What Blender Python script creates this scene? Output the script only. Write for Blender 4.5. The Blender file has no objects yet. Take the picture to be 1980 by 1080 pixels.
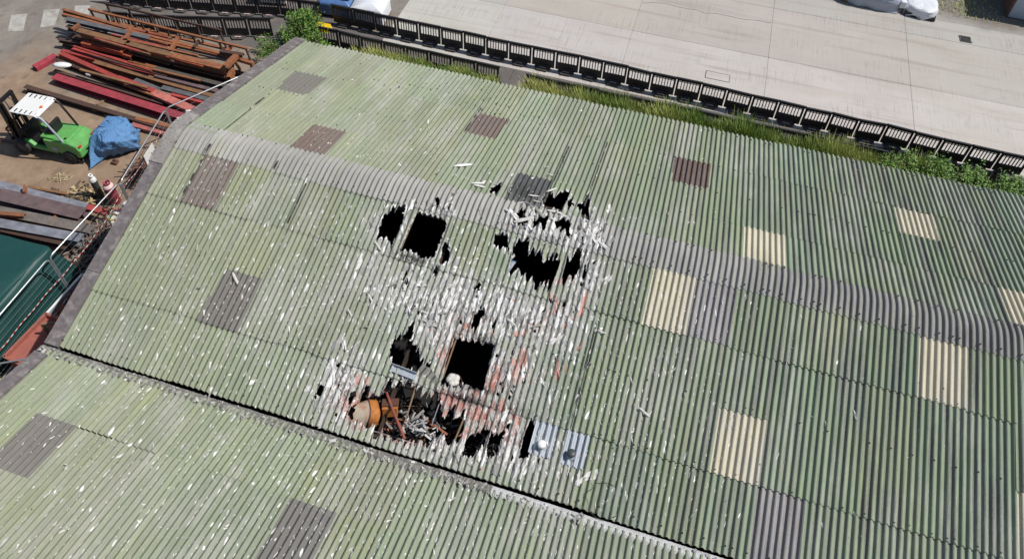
import bpy, math, random
import numpy as np
from mathutils import Vector, Matrix
random.seed(7); rng = np.random.default_rng(11)
SC = bpy.context.scene; COL = SC.collection
R = math.radians
S = 1.02                      # cover width of one roof sheet, metres
P = S/7                       # corrugation pitch
AL = R(15.114); CA, SA, TA = math.cos(AL), math.sin(AL), math.tan(AL)
GZ = -6.0                     # yard level; the ridge line is z = 0

# ------------------------------------------------------------------ camera, sky, sun, exposure
cam = bpy.data.cameras.new('camera'); cam_o = bpy.data.objects.new('camera', cam); COL.objects.link(cam_o)
W0, F0, PX0, PY0 = 1980.0, 1524.178, 990.0, 300.0
cam.sensor_fit = 'HORIZONTAL'; cam.sensor_width = 36.0; cam.lens = 36.0*F0/W0
cam.shift_x = 0.0; cam.shift_y = (PY0-540.0)/W0
cam.clip_end = 500; cam.clip_start = .1
pi_, ya_, ro_ = R(45.832), R(-14.999), R(2.252)
F_ = Vector((math.sin(ya_)*math.cos(pi_), math.cos(ya_)*math.cos(pi_), -math.sin(pi_)))
R_ = Vector((math.cos(ya_), -math.sin(ya_), 0)); U_ = R_.cross(F_)
R2 = R_*math.cos(ro_)+U_*math.sin(ro_); U2 = -R_*math.sin(ro_)+U_*math.cos(ro_)
cam_o.matrix_world = Matrix(((R2.x, U2.x, -F_.x, 12.593*S), (R2.y, U2.y, -F_.y, -12.29*S), (R2.z, U2.z, -F_.z, 15.05*S), (0, 0, 0, 1)))
SC.camera = cam_o

SUN_AZ, SUN_EL = R(16), R(53)          # azimuth counter-clockwise from +X
sd = Vector((math.cos(SUN_EL)*math.cos(SUN_AZ), math.cos(SUN_EL)*math.sin(SUN_AZ), math.sin(SUN_EL)))
wd = bpy.data.worlds.new('World'); SC.world = wd; wd.use_nodes = True
nt = wd.node_tree; nt.nodes.clear()
sky = nt.nodes.new('ShaderNodeTexSky'); sky.sky_type = 'NISHITA'; sky.sun_disc = False
sky.sun_elevation = SUN_EL; sky.sun_rotation = R(90)-SUN_AZ
bg = nt.nodes.new('ShaderNodeBackground'); bg.inputs[1].default_value = .08
wo = nt.nodes.new('ShaderNodeOutputWorld')
nt.links.new(sky.outputs[0], bg.inputs[0]); nt.links.new(bg.outputs[0], wo.inputs[0])
sl = bpy.data.lights.new('sun', 'SUN'); sl.energy = 4.5; sl.angle = R(.53); sl.color = (1, .96, .9)
so = bpy.data.objects.new('sun', sl); COL.objects.link(so); so.location = (30, 15, 40)
so.rotation_euler = sd.to_track_quat('Z', 'Y').to_euler()
SC.view_settings.view_transform = 'Standard'; SC.view_settings.look = 'None'
SC.view_settings.exposure = 0.0; SC.view_settings.gamma = 1.0; SC.view_settings.use_curve_mapping = False
SC.cycles.max_bounces = 6; SC.cycles.diffuse_bounces = 3

# ------------------------------------------------------------------ measured positions
# roof outlines are (x along the ridge, distance t down the slope, near slope negative); yard items are ground metres
HOLES = [(0.1, [(8.79, 0.53), (8.78, 0.89), (8.88, 0.75), (8.93, 1.12), (8.99, 0.8), (8.96, 0.5)]), (0.14, [(10.14, 0.63), (10.18, 1.16), (10.42, 1.03), (10.75, 1.5), (10.78, 0.9), (10.71, 0.38), (10.51, 0.42), (10.34, 0.35)]), (0.12, [(10.8, 0.71), (10.87, 1.2), (10.93, 0.68), (10.89, 0.44)]), (0.14, [(11.06, 0.75), (11.21, 1.1), (11.24, 1.67), (11.42, 0.81), (11.46, 0.48), (11.29, 0.49)]), (0.1, [(9.69, -0.28), (9.66, -0.12), (9.73, 0.1), (9.87, 0.2), (9.9, -0.1), (10.04, -0.19), (9.92, -0.44), (9.8, -0.33)]), (0.12, [(10.17, -0.39), (10.13, -0.14), (10.39, -0.04), (10.46, 0.23), (10.5, -0.09), (10.49, -0.44), (10.36, -0.29)]), (0.1, [(10.63, 0.04), (10.83, 0.21), (11.09, 0.12), (11.12, -0.34), (10.98, -0.17), (10.77, -0.12)]), (0.1, [(7.53, -0.28), (7.66, -0.16), (7.73, -0.31), (7.68, -0.45)]), (0.08, [(7.91, -0.3), (7.99, -0.26), (8.0, -0.47)]), (0.16, [(6.46, -1.73), (6.44, -1.29), (6.43, -1.04), (6.52, -0.97), (6.59, -0.74), (6.68, -0.78), (6.86, -0.61), (6.93, -0.86), (6.97, -1.23), (6.9, -1.45), (6.91, -1.75), (6.71, -1.66), (6.57, -1.72)]), (0.03, [(7.16, -1.84), (7.21, -0.7), (7.95, -0.67), (8.07, -0.84), (8.05, -1.78), (7.76, -1.82), (7.43, -1.73)]), (0.09, [(8.23, -1.81), (8.17, -1.47), (8.19, -1.3), (8.3, -1.23), (8.38, -1.53), (8.44, -1.59), (8.43, -1.77)]), (0.08, [(8.5, -1.77), (8.57, -1.52), (8.56, -1.72)]), (0.13, [(9.36, -1.06), (9.32, -0.83), (9.52, -0.67), (9.66, -0.76), (9.7, -1.01), (9.8, -1.06), (9.8, -1.22), (9.69, -1.05), (9.56, -1.12)]), (0.18, [(9.84, -1.05), (9.94, -0.7), (10.18, -0.62), (10.26, -0.85), (10.27, -1.01), (10.38, -0.86), (10.57, -0.97), (10.75, -1.02), (10.9, -0.92), (11.0, -0.85), (11.08, -1.1), (11.08, -1.56), (10.97, -1.74), (10.62, -1.73), (10.38, -1.64), (10.17, -1.51), (10.08, -1.49), (10.01, -1.63), (9.92, -1.65), (9.92, -1.34), (9.97, -1.17)]), (0.2, [(11.22, -1.49), (11.2, -1.07), (11.22, -0.87), (11.51, -0.71), (11.57, -0.97), (11.52, -1.33), (11.49, -1.64), (11.38, -1.48)]), (0.15, [(11.73, -1.46), (11.67, -1.09), (11.71, -1.04), (11.8, -1.52)]), (0.15, [(9.26, -2.29), (9.3, -2.17), (9.39, -2.16), (9.36, -2.36)]), (0.15, [(7.5, -2.44), (7.48, -2.13), (7.59, -2.06), (7.54, -2.35)]), (0.15, [(8.14, -2.26), (8.15, -2.06), (8.24, -2.0), (8.22, -2.27)]), (0.2, [(9.48, -3.23), (9.46, -3.02), (9.52, -2.7), (9.63, -2.62), (9.68, -2.92), (9.62, -3.28)]), (0.2, [(9.98, -3.18), (9.93, -2.76), (10.03, -2.95), (10.03, -3.16)]), (0.2, [(9.31, -2.35), (9.31, -2.17), (9.41, -2.19), (9.4, -2.37)]), (0.14, [(7.79, -4.17), (7.82, -3.87), (8.04, -3.85), (8.08, -3.36), (8.19, -3.68), (8.21, -3.97), (8.35, -4.06), (8.55, -4.13), (8.69, -4.3), (8.88, -4.29), (8.84, -4.46), (8.62, -4.56), (8.31, -4.65), (7.99, -4.58)]), (0.07, [(9.17, -3.96), (9.2, -3.48), (9.64, -3.45), (10.14, -3.43), (10.14, -3.85), (10.19, -4.4), (10.19, -4.52), (9.7, -4.54), (9.34, -4.58), (9.22, -4.6), (9.21, -4.32)]), (0.17, [(8.07, -4.84), (8.23, -4.9), (8.71, -4.82), (8.99, -4.9), (9.22, -4.84), (9.38, -4.95), (9.44, -5.25), (9.68, -5.1), (9.74, -5.28), (9.96, -5.2), (10.02, -5.51), (9.94, -5.75), (9.68, -5.71), (9.49, -5.73), (9.35, -5.92), (8.97, -5.99), (8.81, -6.0), (8.53, -6.12), (8.23, -6.09), (8.0, -5.93), (7.71, -6.01), (7.48, -5.88), (7.41, -5.71), (7.53, -5.48), (7.53, -5.32), (7.64, -5.12), (7.72, -5.42), (7.99, -5.15)]), (0.07, [(9.61, -5.12), (9.76, -5.27), (9.95, -5.19), (10.05, -5.5), (9.96, -5.77), (9.74, -5.76), (9.49, -5.39)]), (0.15, [(10.15, -5.46), (10.2, -5.38), (10.49, -5.29), (10.58, -5.64), (10.46, -5.86), (10.16, -5.82), (10.16, -5.71)]), (0.18, [(10.62, -5.7), (10.64, -5.4), (10.88, -5.14), (10.95, -5.46), (10.84, -5.69), (10.67, -5.8)]), (0.15, [(10.48, -5.4), (10.51, -5.08), (10.62, -5.36)]), (0.14, [(11.38, -5.74), (11.34, -5.42), (11.39, -4.8), (11.55, -4.87), (11.58, -5.16), (11.56, -5.5)]), (0.1, [(11.74, -5.57), (11.82, -5.46), (11.82, -5.65)]), (0.12, [(6.5, -5.77), (6.52, -5.52), (6.62, -5.25), (6.67, -5.36), (6.59, -5.58)]), (0.12, [(7.33, -5.61), (7.3, -5.34), (7.4, -5.27), (7.45, -5.5)])]
SPALL = [(9.22, -2.82, 2.2, 0.9, 1), (10.56, -2.58, 1.6, 0.8, 1), (7.84, -2.67, 1.5, 0.7, 0.8), (11.3, -2.51, 0.8, 0.9, 0.9), (10.36, -4.03, 1.2, 1.0, 0.9), (7.05, -5.33, 0.7, 0.9, 1), (9.4, -5.61, 1.8, 0.9, 1), (10.79, -5.43, 1.5, 0.8, 1), (11.75, -5.49, 0.8, 0.6, 0.8), (11.59, -0.09, 0.5, 0.9, 1.1), (11.82, -1.3, 0.4, 0.7, 1), (10.43, -0.26, 1.2, 0.5, 0.9), (7.72, -0.4, 0.7, 0.35, 0.7), (7.36, -2.8, 1.0, 0.6, 0.5), (6.51, -1.33, 0.6, 0.5, 0.6), (10.87, 0.75, 0.6, 0.4, 0.7), (9.06, -3.52, 1.1, 0.7, 0.9)]
REDDENED = [(10.09, -4.35, 0.45, 0.5, 1), (9.65, -4.89, 0.7, 0.32, 1.2), (10.24, -5.02, 0.6, 0.3, 1.1), (10.87, -3.64, 0.3, 0.6, 1), (9.6, -4.0, 0.2, 0.5, 1.2), (10.38, -4.15, 0.12, 0.45, 1.3), (9.22, -3.98, 0.5, 0.5, 1), (7.56, -5.67, 0.45, 0.6, 1.1), (9.75, -4.81, 0.8, 0.3, 1), (10.63, -4.91, 0.8, 0.5, 0.9), (10.93, -3.87, 0.5, 0.8, 0.7), (11.32, -2.11, 0.5, 0.25, 0.8), (10.65, -5.36, 0.7, 0.4, 0.7), (8.68, -5.98, 0.8, 0.25, 0.8), (11.02, -2.85, 0.4, 0.5, 0.5), (11.17, -1.54, 0.5, 0.12, 0.9), (9.38, -3.3, 0.4, 0.4, 0.5)]
SOOTED = [(7.51, -1.93, 0.6, 0.12, 1), (7.94, -1.23, 0.1, 0.7, 1), (8.65, -5.24, 1.2, 0.5, 0.5), (9.88, -4.47, 0.6, 0.1, 1.2), (9.86, -4.78, 0.6, 0.12, 1), (10.93, -4.71, 0.8, 0.12, 0.6), (8.62, -5.48, 1.0, 0.4, 0.4), (9.77, -3.32, 0.5, 0.1, 0.8), (10.67, -0.63, 0.5, 0.3, 0.4), (9.6, 0.9, 0.5, 0.5, 0.75)]
BEAMS = [(-13.01, 8.88, -9.66, 8.6, -4.95, 0.14, 0.16, 'rust', 'I', ''), (-12.86, 8.66, -4.71, 8.36, -5.0, 0.12, 0.14, 'rust', 'C', ''), (-12.5, 8.42, -8.44, 8.38, -5.0, 0.24, 0.16, 'grey', 'I', 'long dark grey steel beam on top of the far end of the steel stack'), (-8.47, 8.45, -6.06, 8.37, -5.1, 0.14, 0.14, 'red', 'C', ''), (-12.42, 8.25, -9.41, 8.24, -5.25, 0.2, 0.2, 'brown', 'I', ''), (-11.51, 7.9, -9.16, 7.8, -5.0, 0.26, 0.5, 'tan', 'I', 'leftmost of three deep rust tan girders lying end to end'), (-9.0, 7.8, -7.1, 7.7, -5.0, 0.26, 0.5, 'tan', 'I', 'middle one of three deep rust tan girders lying end to end'), (-6.93, 7.7, -4.51, 7.65, -5.0, 0.28, 0.5, 'rust', 'I', 'bright orange rusty deep girder at the fence end of the steel stack'), (-8.59, 8.28, -7.31, 8.2, -5.15, 0.16, 0.1, 'galv', 'C', ''), (-7.09, 8.3, -4.74, 8.33, -5.15, 0.16, 0.1, 'galv', 'C', ''), (-7.28, 8.62, -4.89, 8.51, -5.1, 0.12, 0.12, 'tan', 'C', ''), (-10.35, 8.27, -8.55, 8.32, -5.1, 0.14, 0.1, 'galv', 'C', ''), (-12.12, 7.95, -4.36, 7.66, -5.45, 0.3, 0.3, 'brown', 'I', ''), (-12.32, 8.03, -4.47, 7.8, -5.75, 0.3, 0.25, 'brown', 'I', ''), (-11.3, 7.7, -9.26, 7.67, -5.4, 0.26, 0.2, 'orangered', 'C', 'orange red steel beam left of a short red offcut on the stack'), (-9.27, 7.61, -8.86, 7.58, -5.45, 0.22, 0.15, 'orangered', 'C', 'short orange red offcut at the end of an orange red beam'), (-12.52, 7.67, -11.39, 7.74, -5.55, 0.16, 0.15, 'brown', 'I', ''), (-12.46, 7.7, -9.07, 7.53, -5.7, 0.16, 0.2, 'brown', 'I', ''), (-11.6, 7.38, -8.5, 7.29, -5.6, 0.2, 0.2, 'red', 'C', ''), (-12.02, 7.18, -7.48, 7.04, -5.65, 0.15, 0.2, 'red', 'C', ''), (-10.65, 7.24, -6.92, 7.09, -5.6, 0.14, 0.15, 'brown', 'C', ''), (-8.91, 7.38, -7.59, 7.34, -5.55, 0.14, 0.12, 'rust', 'C', ''), (-10.3, 6.97, -4.47, 6.63, -5.65, 0.2, 0.25, 'tan', 'I', ''), (-11.86, 6.96, -8.73, 6.35, -5.6, 0.2, 0.2, 'red', 'C', ''), (-8.7, 6.33, -6.82, 6.08, -5.55, 0.22, 0.2, 'red', 'I', ''), (-12.09, 6.95, -8.88, 6.4, -5.75, 0.16, 0.2, 'rust', 'I', ''), (-6.87, 6.02, -4.85, 5.62, -5.55, 0.32, 0.15, 'pink', 'C', 'wide faded pink red steel channel near the mesh fence'), (-11.98, 6.7, -5.27, 5.86, -5.75, 0.16, 0.22, 'brown', 'I', ''), (-8.19, 6.04, -6.71, 5.84, -5.55, 0.08, 0.08, 'rust', 'C', ''), (-11.26, 5.73, -5.07, 5.22, -5.66, 0.34, 0.3, 'crimson', 'I', 'longest crimson painted girder at the front of the steel stack'), (-11.57, 6.1, -6.25, 5.72, -5.75, 0.14, 0.2, 'brown', 'I', ''), (-7.53, 7.22, -4.01, 7.14, -5.45, 0.2, 0.2, 'dark', 'I', ''), (-7.18, 7.79, -3.92, 8.23, -5.6, 0.14, 0.2, 'brown', 'I', ''), (-7.36, 6.92, -4.07, 6.84, -5.55, 0.16, 0.18, 'purple', 'C', ''), (-8.01, 6.47, -6.64, 6.24, -5.6, 0.2, 0.12, 'grey', 'C', ''), (-6.69, 6.37, -4.43, 6.3, -5.55, 0.22, 0.12, 'grey', 'C', ''), (-6.15, 6.21, -4.48, 6.19, -5.6, 0.22, 0.15, 'red', 'C', ''), (-5.42, 5.85, -4.76, 5.88, -5.75, 0.14, 0.1, 'rust', 'C', ''), (-11.95, 4.88, -5.22, 4.52, -5.72, 0.2, 0.28, 'brown', 'I', 'rust brown steel beam lying alone behind the forklift and tarpaulin'), (-12.51, 6.05, -12.22, 6.97, -5.8, 0.3, 0.2, 'crimson', 'C', 'short red channel offcut lying alone left of the steel stack'), (-6.77, 4.42, -5.07, 4.39, -5.8, 0.26, 0.12, 'pink', 'C', ''), (-6.72, 4.63, -5.17, 4.66, -5.7, 0.16, 0.12, 'rust', 'C', ''), (-5.46, 5.71, -4.74, 5.64, -5.75, 0.14, 0.1, 'tan', 'C', ''), (-8.96, 0.07, -5.46, 0.14, -5.45, 0.34, 0.3, 'bluegrey', 'I', 'blue grey steel beam with orange bracket on top in the near stack'), (-8.9, -0.04, -6.17, 0.07, -5.5, 0.14, 0.12, 'red', 'C', ''), (-8.52, -0.35, -5.21, -0.24, -5.3, 0.5, 0.28, 'purple', 'I', 'widest purple brown girder of the near steel stack'), (-5.47, 0.21, -4.66, 0.18, -5.5, 0.22, 0.1, 'red', 'C', 'short bright red offcut beside the rubbish at the fence'), (-8.04, -0.94, -4.53, -0.66, -5.35, 0.36, 0.2, 'greybrown', 'I', ''), (-7.78, -1.11, -6.91, -0.92, -5.2, 0.14, 0.1, 'rust', 'C', ''), (-7.98, -1.1, -4.78, -0.79, -5.5, 0.3, 0.2, 'rust', 'C', ''), (-7.62, -1.4, -4.61, -1.11, -5.3, 0.34, 0.25, 'bluegrey', 'I', ''), (-7.58, -1.5, -5.1, -1.35, -5.4, 0.3, 0.25, 'brown', 'I', ''), (-8.33, 0.56, -6.73, 0.71, -5.85, 0.1, 0.08, 'tan', 'C', 'orange brown timber plank lying beside the wood chips'), (-8.69, -0.43, -5.52, -0.28, -5.75, 0.4, 0.22, 'brown', 'I', '')]
CROSSBARS = [(-11.72, 7.82, -11.68, 8.22, -4.95, 0.12, 0.12, 'rust'), (-9.21, 7.91, -9.47, 8.72, -4.9, 0.14, 0.12, 'rust'), (-7.07, 7.84, -7.29, 8.73, -4.9, 0.14, 0.12, 'rust'), (-4.36, 7.51, -4.3, 8.27, -4.75, 0.24, 0.15, 'rust'), (-8.7, 8.64, -8.68, 8.82, -4.9, 0.1, 0.1, 'rust'), (-6.3, 8.31, -6.37, 8.78, -4.9, 0.1, 0.12, 'brown'), (-4.91, 8.3, -4.88, 8.89, -4.85, 0.12, 0.12, 'rust'), (-5.04, 8.28, -4.06, 8.37, -4.75, 0.16, 0.14, 'brown'), (-4.33, 7.48, -4.5, 8.05, -5.3, 0.16, 0.3, 'rust'), (-7.63, -0.08, -7.85, 0.19, -5.2, 0.06, 0.25, 'rust'), (-6.08, -0.74, -6.02, -0.56, -5.35, 0.14, 0.1, 'rust'), (-6.24, -1.46, -6.1, -1.37, -5.5, 0.14, 0.1, 'rust')]
RAILS = [(-11.03, 9.28, -5.45, 9.18, -4.5), (-11.69, 8.98, -4.05, 8.72, -4.75)]
FRAGS = [((7.54, 1.28), (7.95, 1.56)), ((8.24, 0.69), (8.54, 0.82)), ((8.32, 0.64), (8.62, 0.65)), ((9.7, -0.34), (10.15, -0.09)), ((10.05, 0.33), (10.39, -0.04)), ((9.77, 0.77), (10.05, 0.83)), ((10.39, 0.31), (10.78, 0.32)), ((9.61, 0.3), (9.75, 0.42)), ((9.22, 0.75), (9.35, 0.64)), ((9.95, 0.59), (10.14, 0.59)), ((10.53, 0.1), (10.65, -0.04)), ((10.69, 0.33), (10.9, 0.21)), ((10.19, 1.13), (10.39, 1.4)), ((7.69, 0.93), (7.78, 0.82)), ((10.0, 1.99), (10.18, 1.99)), ((9.83, 2.35), (9.96, 2.33)), ((6.48, -1.77), (6.7, -1.95)), ((7.25, -2.77), (7.44, -2.63)), ((9.02, -1.71), (9.11, -1.57)), ((5.36, -3.85), (5.5, -3.75)), ((6.96, -3.91), (7.14, -3.85)), ((8.22, -3.15), (8.4, -3.18)), ((8.62, -3.12), (8.85, -3.02)), ((10.24, -2.78), (10.48, -2.89)), ((10.86, -2.82), (11.08, -2.7)), ((12.36, -2.49), (12.57, -2.51)), ((10.94, -3.89), (11.08, -3.83)), ((6.49, -3.58), (6.64, -3.72)), ((13.64, -3.94), (13.9, -4.07)), ((2.66, -4.1), (2.82, -4.0)), ((3.35, -3.49), (3.62, -3.73))]
BATTENS = [(9.22, -3.54, 9.21, -4.44, 0.03), (8.67, -4.05, 8.66, -4.55, 0.03), (8.68, -4.83, 8.72, -5.92, 0.03), (9.32, -5.01, 9.31, -5.52, 0.02), (9.96, -5.18, 9.9, -5.77, 0.03), (7.52, -5.22, 7.57, -5.8, 0.03), (7.19, -0.73, 7.16, -1.74, 0.03), (9.86, 0.02, 9.87, -0.23, 0.03), (10.19, 1.09, 10.15, 0.53, 0.03)]
CRACK = [(10.45, 18.88), (10.91, 19.09), (11.49, 19.21), (12.04, 19.13), (12.58, 19.12), (12.94, 19.17), (13.33, 19.04), (13.85, 19.17), (14.48, 19.16), (15.11, 19.13), (15.73, 19.25), (16.35, 19.24)]

# ------------------------------------------------------------------ helpers
def tag(o, label=None, cat=None, group=None, kind=None):
    if label: o['label'] = label
    if cat: o['category'] = cat
    if group: o['group'] = group
    if kind: o['kind'] = kind
    return o
def link(o, parent=None):
    COL.objects.link(o)
    if parent: o.parent = parent
    return o
def thing(name, label, cat, loc=(0, 0, 0), rz=0, group=None):
    o = bpy.data.objects.new(name, None); COL.objects.link(o); o.empty_display_size = .2
    o.location = loc; o.rotation_euler = (0, 0, rz)
    return tag(o, label, cat, group)
class MB:
    def __init__(self): self.v = []; self.f = []; self.c = []; self.s = []; self.col = None; self.sm = False
    def add(self, vs, fs):
        n = len(self.v); self.v += [tuple(q) for q in vs]
        for q in fs: self.f.append(tuple(i+n for i in q)); self.s.append(self.sm)
        self.c += [self.col or (1, 1, 1)]*len(vs)
    def box(self, c, s, rz=0, M=None):
        hx, hy, hz = s[0]/2, s[1]/2, s[2]/2
        vs = [Vector((x*hx, y*hy, z*hz)) for z in (-1, 1) for y in (-1, 1) for x in (-1, 1)]
        m = M if M is not None else Matrix.Rotation(rz, 3, 'Z')
        vs = [m @ q + Vector(c) for q in vs]
        self.add(vs, [(0, 2, 3, 1), (4, 5, 7, 6), (0, 1, 5, 4), (2, 6, 7, 3), (0, 4, 6, 2), (1, 3, 7, 5)])
    def bar(self, a, b, w, h, up=(0, 0, 1)):
        a, b = Vector(a), Vector(b); d = b-a; L = d.length; d.normalize(); u = Vector(up)
        s = d.cross(u)
        if s.length < 1e-4: s = d.cross(Vector((1, 0, 0)))
        s.normalize(); u = s.cross(d)
        m = Matrix((d, s, u)).transposed(); self.box((a+b)/2, (L, w, h), M=m)
    def tube(self, pts, r, n=8, cap=True):
        pts = [Vector(p) for p in pts]; rs = r if isinstance(r, (list, tuple)) else [r]*len(pts)
        vs = []; fs = []; prev = None
        for i, p in enumerate(pts):
            d = (pts[min(i+1, len(pts)-1)]-pts[max(i-1, 0)]).normalized()
            s = prev-d*prev.dot(d) if prev is not None else d.orthogonal()
            if s.length < 1e-5: s = d.orthogonal()
            s.normalize(); prev = s; t = d.cross(s)
            vs += [p+(s*math.cos(2*math.pi*k/n)+t*math.sin(2*math.pi*k/n))*rs[i] for k in range(n)]
        for i in range(len(pts)-1):
            for k in range(n):
                a = i*n+k; b = i*n+(k+1) % n; fs.append((a, b, b+n, a+n))
        o = self.sm; self.sm = n > 5; self.add(vs, fs); self.sm = o
        if cap:
            self.add(vs[:n], [tuple(range(n-1, -1, -1))]); self.add(vs[-n:], [tuple(range(n))])
    def lathe(self, prof, n=20, M=None, cap=True):
        vs = []; fs = []
        for r, z in prof: vs += [Vector((r*math.cos(2*math.pi*k/n), r*math.sin(2*math.pi*k/n), z)) for k in range(n)]
        if M is not None: vs = [M @ q for q in vs]
        for i in range(len(prof)-1):
            for k in range(n):
                a = i*n+k; b = i*n+(k+1) % n; fs.append((a, b, b+n, a+n))
        o = self.sm; self.sm = True; self.add(vs, fs); self.sm = o
        if cap: self.add(vs[:n], [tuple(range(n-1, -1, -1))]); self.add(vs[-n:], [tuple(range(n))])
    def prism(self, poly, d0, d1, axis='Z'):
        n = len(poly)
        f = {'Z': lambda p, d: (p[0], p[1], d), 'Y': lambda p, d: (p[0], d, p[1]), 'X': lambda p, d: (d, p[0], p[1])}[axis]
        vs = [f(p, d0) for p in poly]+[f(p, d1) for p in poly]
        fs = [(i, (i+1) % n, n+(i+1) % n, n+i) for i in range(n)]
        self.add(vs, [tuple(range(n-1, -1, -1)), tuple(range(n, 2*n))]+fs)
    def mesh(self, name, m, bev=0):
        me = bpy.data.meshes.new(name); me.from_pydata(self.v, [], self.f)
        me.polygons.foreach_set('use_smooth', self.s)
        if any(q != (1, 1, 1) for q in self.c):
            a = me.attributes.new('Col', 'FLOAT_COLOR', 'POINT')
            a.data.foreach_set('color', np.array([(*q, 1) for q in self.c], np.float32).ravel())
        me.materials.append(m); me.update(); return me
    def build(self, name, m, parent=None, bev=0):
        o = bpy.data.objects.new(name, self.mesh(name, m)); link(o, parent)
        if bev:
            b = o.modifiers.new('bevel', 'BEVEL'); b.width = bev; b.segments = 2; b.limit_method = 'ANGLE'; b.angle_limit = R(40)
        return o
def np_mesh(name, V, Fq, m, attrs=None, smooth=True, ucol=None):
    me = bpy.data.meshes.new(name)
    V = np.asarray(V, np.float32); Fq = np.asarray(Fq, np.int32); k = Fq.shape[1]
    me.vertices.add(len(V)); me.vertices.foreach_set('co', V.ravel())
    me.loops.add(Fq.size); me.loops.foreach_set('vertex_index', Fq.ravel())
    me.polygons.add(len(Fq)); me.polygons.foreach_set('loop_start', np.arange(0, Fq.size, k, dtype=np.int32))
    me.polygons.foreach_set('loop_total', np.full(len(Fq), k, np.int32))
    me.polygons.foreach_set('use_smooth', np.full(len(Fq), bool(smooth)) if not isinstance(smooth, np.ndarray) else smooth)
    me.update(calc_edges=True)
    for n, a in (attrs or {}).items():
        at_ = me.attributes.new(n, 'FLOAT', 'POINT'); at_.data.foreach_set('value', np.asarray(a, np.float32))
    if ucol is not None:
        at_ = me.attributes.new('Col', 'FLOAT_COLOR', 'POINT'); c4 = np.ones((len(V), 4), np.float32); c4[:, :3] = ucol
        at_.data.foreach_set('color', c4.ravel())
    me.materials.append(m); me.validate(); return me

# ------------------------------------------------------------------ materials
class NT:
    def __init__(self, name):
        self.m = bpy.data.materials.new(name); self.m.use_nodes = True; self.t = self.m.node_tree; self.t.nodes.clear()
        self.b = self.n('ShaderNodeBsdfPrincipled'); o = self.n('ShaderNodeOutputMaterial'); self.l(self.b.outputs[0], o.inputs[0])
        self.pos = self.n('ShaderNodeNewGeometry').outputs['Position']
    def n(self, t): return self.t.nodes.new(t)
    def l(self, a, b): self.t.links.new(a, b)
    def sc(self, src, s):
        q = self.n('ShaderNodeVectorMath'); q.operation = 'MULTIPLY'; self.l(src, q.inputs[0]); q.inputs[1].default_value = s; return q.outputs[0]
    def noise(self, scale=(1, 1, 1), det=4, src=None, rough=.6, dist=0):
        q = self.n('ShaderNodeTexNoise'); q.inputs['Scale'].default_value = 1; q.inputs['Detail'].default_value = det
        q.inputs['Roughness'].default_value = rough; q.inputs['Distortion'].default_value = dist
        if isinstance(scale, (int, float)): scale = (scale,)*3
        self.l(self.sc(src or self.pos, scale), q.inputs['Vector']); return q.outputs['Fac']
    def ramp(self, f, a, b, lo=0, hi=1):
        q = self.n('ShaderNodeMapRange'); q.inputs[1].default_value = a; q.inputs[2].default_value = b
        q.inputs[3].default_value = lo; q.inputs[4].default_value = hi; self.l(f, q.inputs[0]); return q.outputs[0]
    def math(self, op, a, b):
        q = self.n('ShaderNodeMath'); q.operation = op; q.use_clamp = False
        for i, x in enumerate((a, b)):
            if isinstance(x, (int, float)): q.inputs[i].default_value = x
            else: self.l(x, q.inputs[i])
        return q.outputs[0]
    def mix(self, f, a, b, mode='MIX'):
        q = self.n('ShaderNodeMix'); q.data_type = 'RGBA'; q.blend_type = mode; q.clamp_factor = True
        for i, x in ((0, f), (6, a), (7, b)):
            if isinstance(x, (int, float)): q.inputs[i].default_value = x
            elif isinstance(x, tuple): q.inputs[i].default_value = (*x[:3], 1)
            else: self.l(x, q.inputs[i])
        return q.outputs[2]
    def attr(self, name, fac=True):
        q = self.n('ShaderNodeAttribute'); q.attribute_name = name; return q.outputs['Fac' if fac else 'Color']
    def ocol(self): return self.n('ShaderNodeObjectInfo').outputs['Color']
    def orand(self): return self.n('ShaderNodeObjectInfo').outputs['Random']
    def done(self, col, rough=.85, metal=0, bump=None, bs=.3, bd=.02):
        if isinstance(col, tuple): self.b.inputs['Base Color'].default_value = (*col, 1)
        else: self.l(col, self.b.inputs['Base Color'])
        if isinstance(rough, (int, float)): self.b.inputs['Roughness'].default_value = rough
        else: self.l(rough, self.b.inputs['Roughness'])
        self.b.inputs['Metallic'].default_value = metal
        if bump is not None:
            q = self.n('ShaderNodeBump'); q.inputs['Strength'].default_value = bs; q.inputs['Distance'].default_value = bd
            self.l(bump, q.inputs['Height']); self.l(q.outputs[0], self.b.inputs['Normal'])
        return self.m

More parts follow.
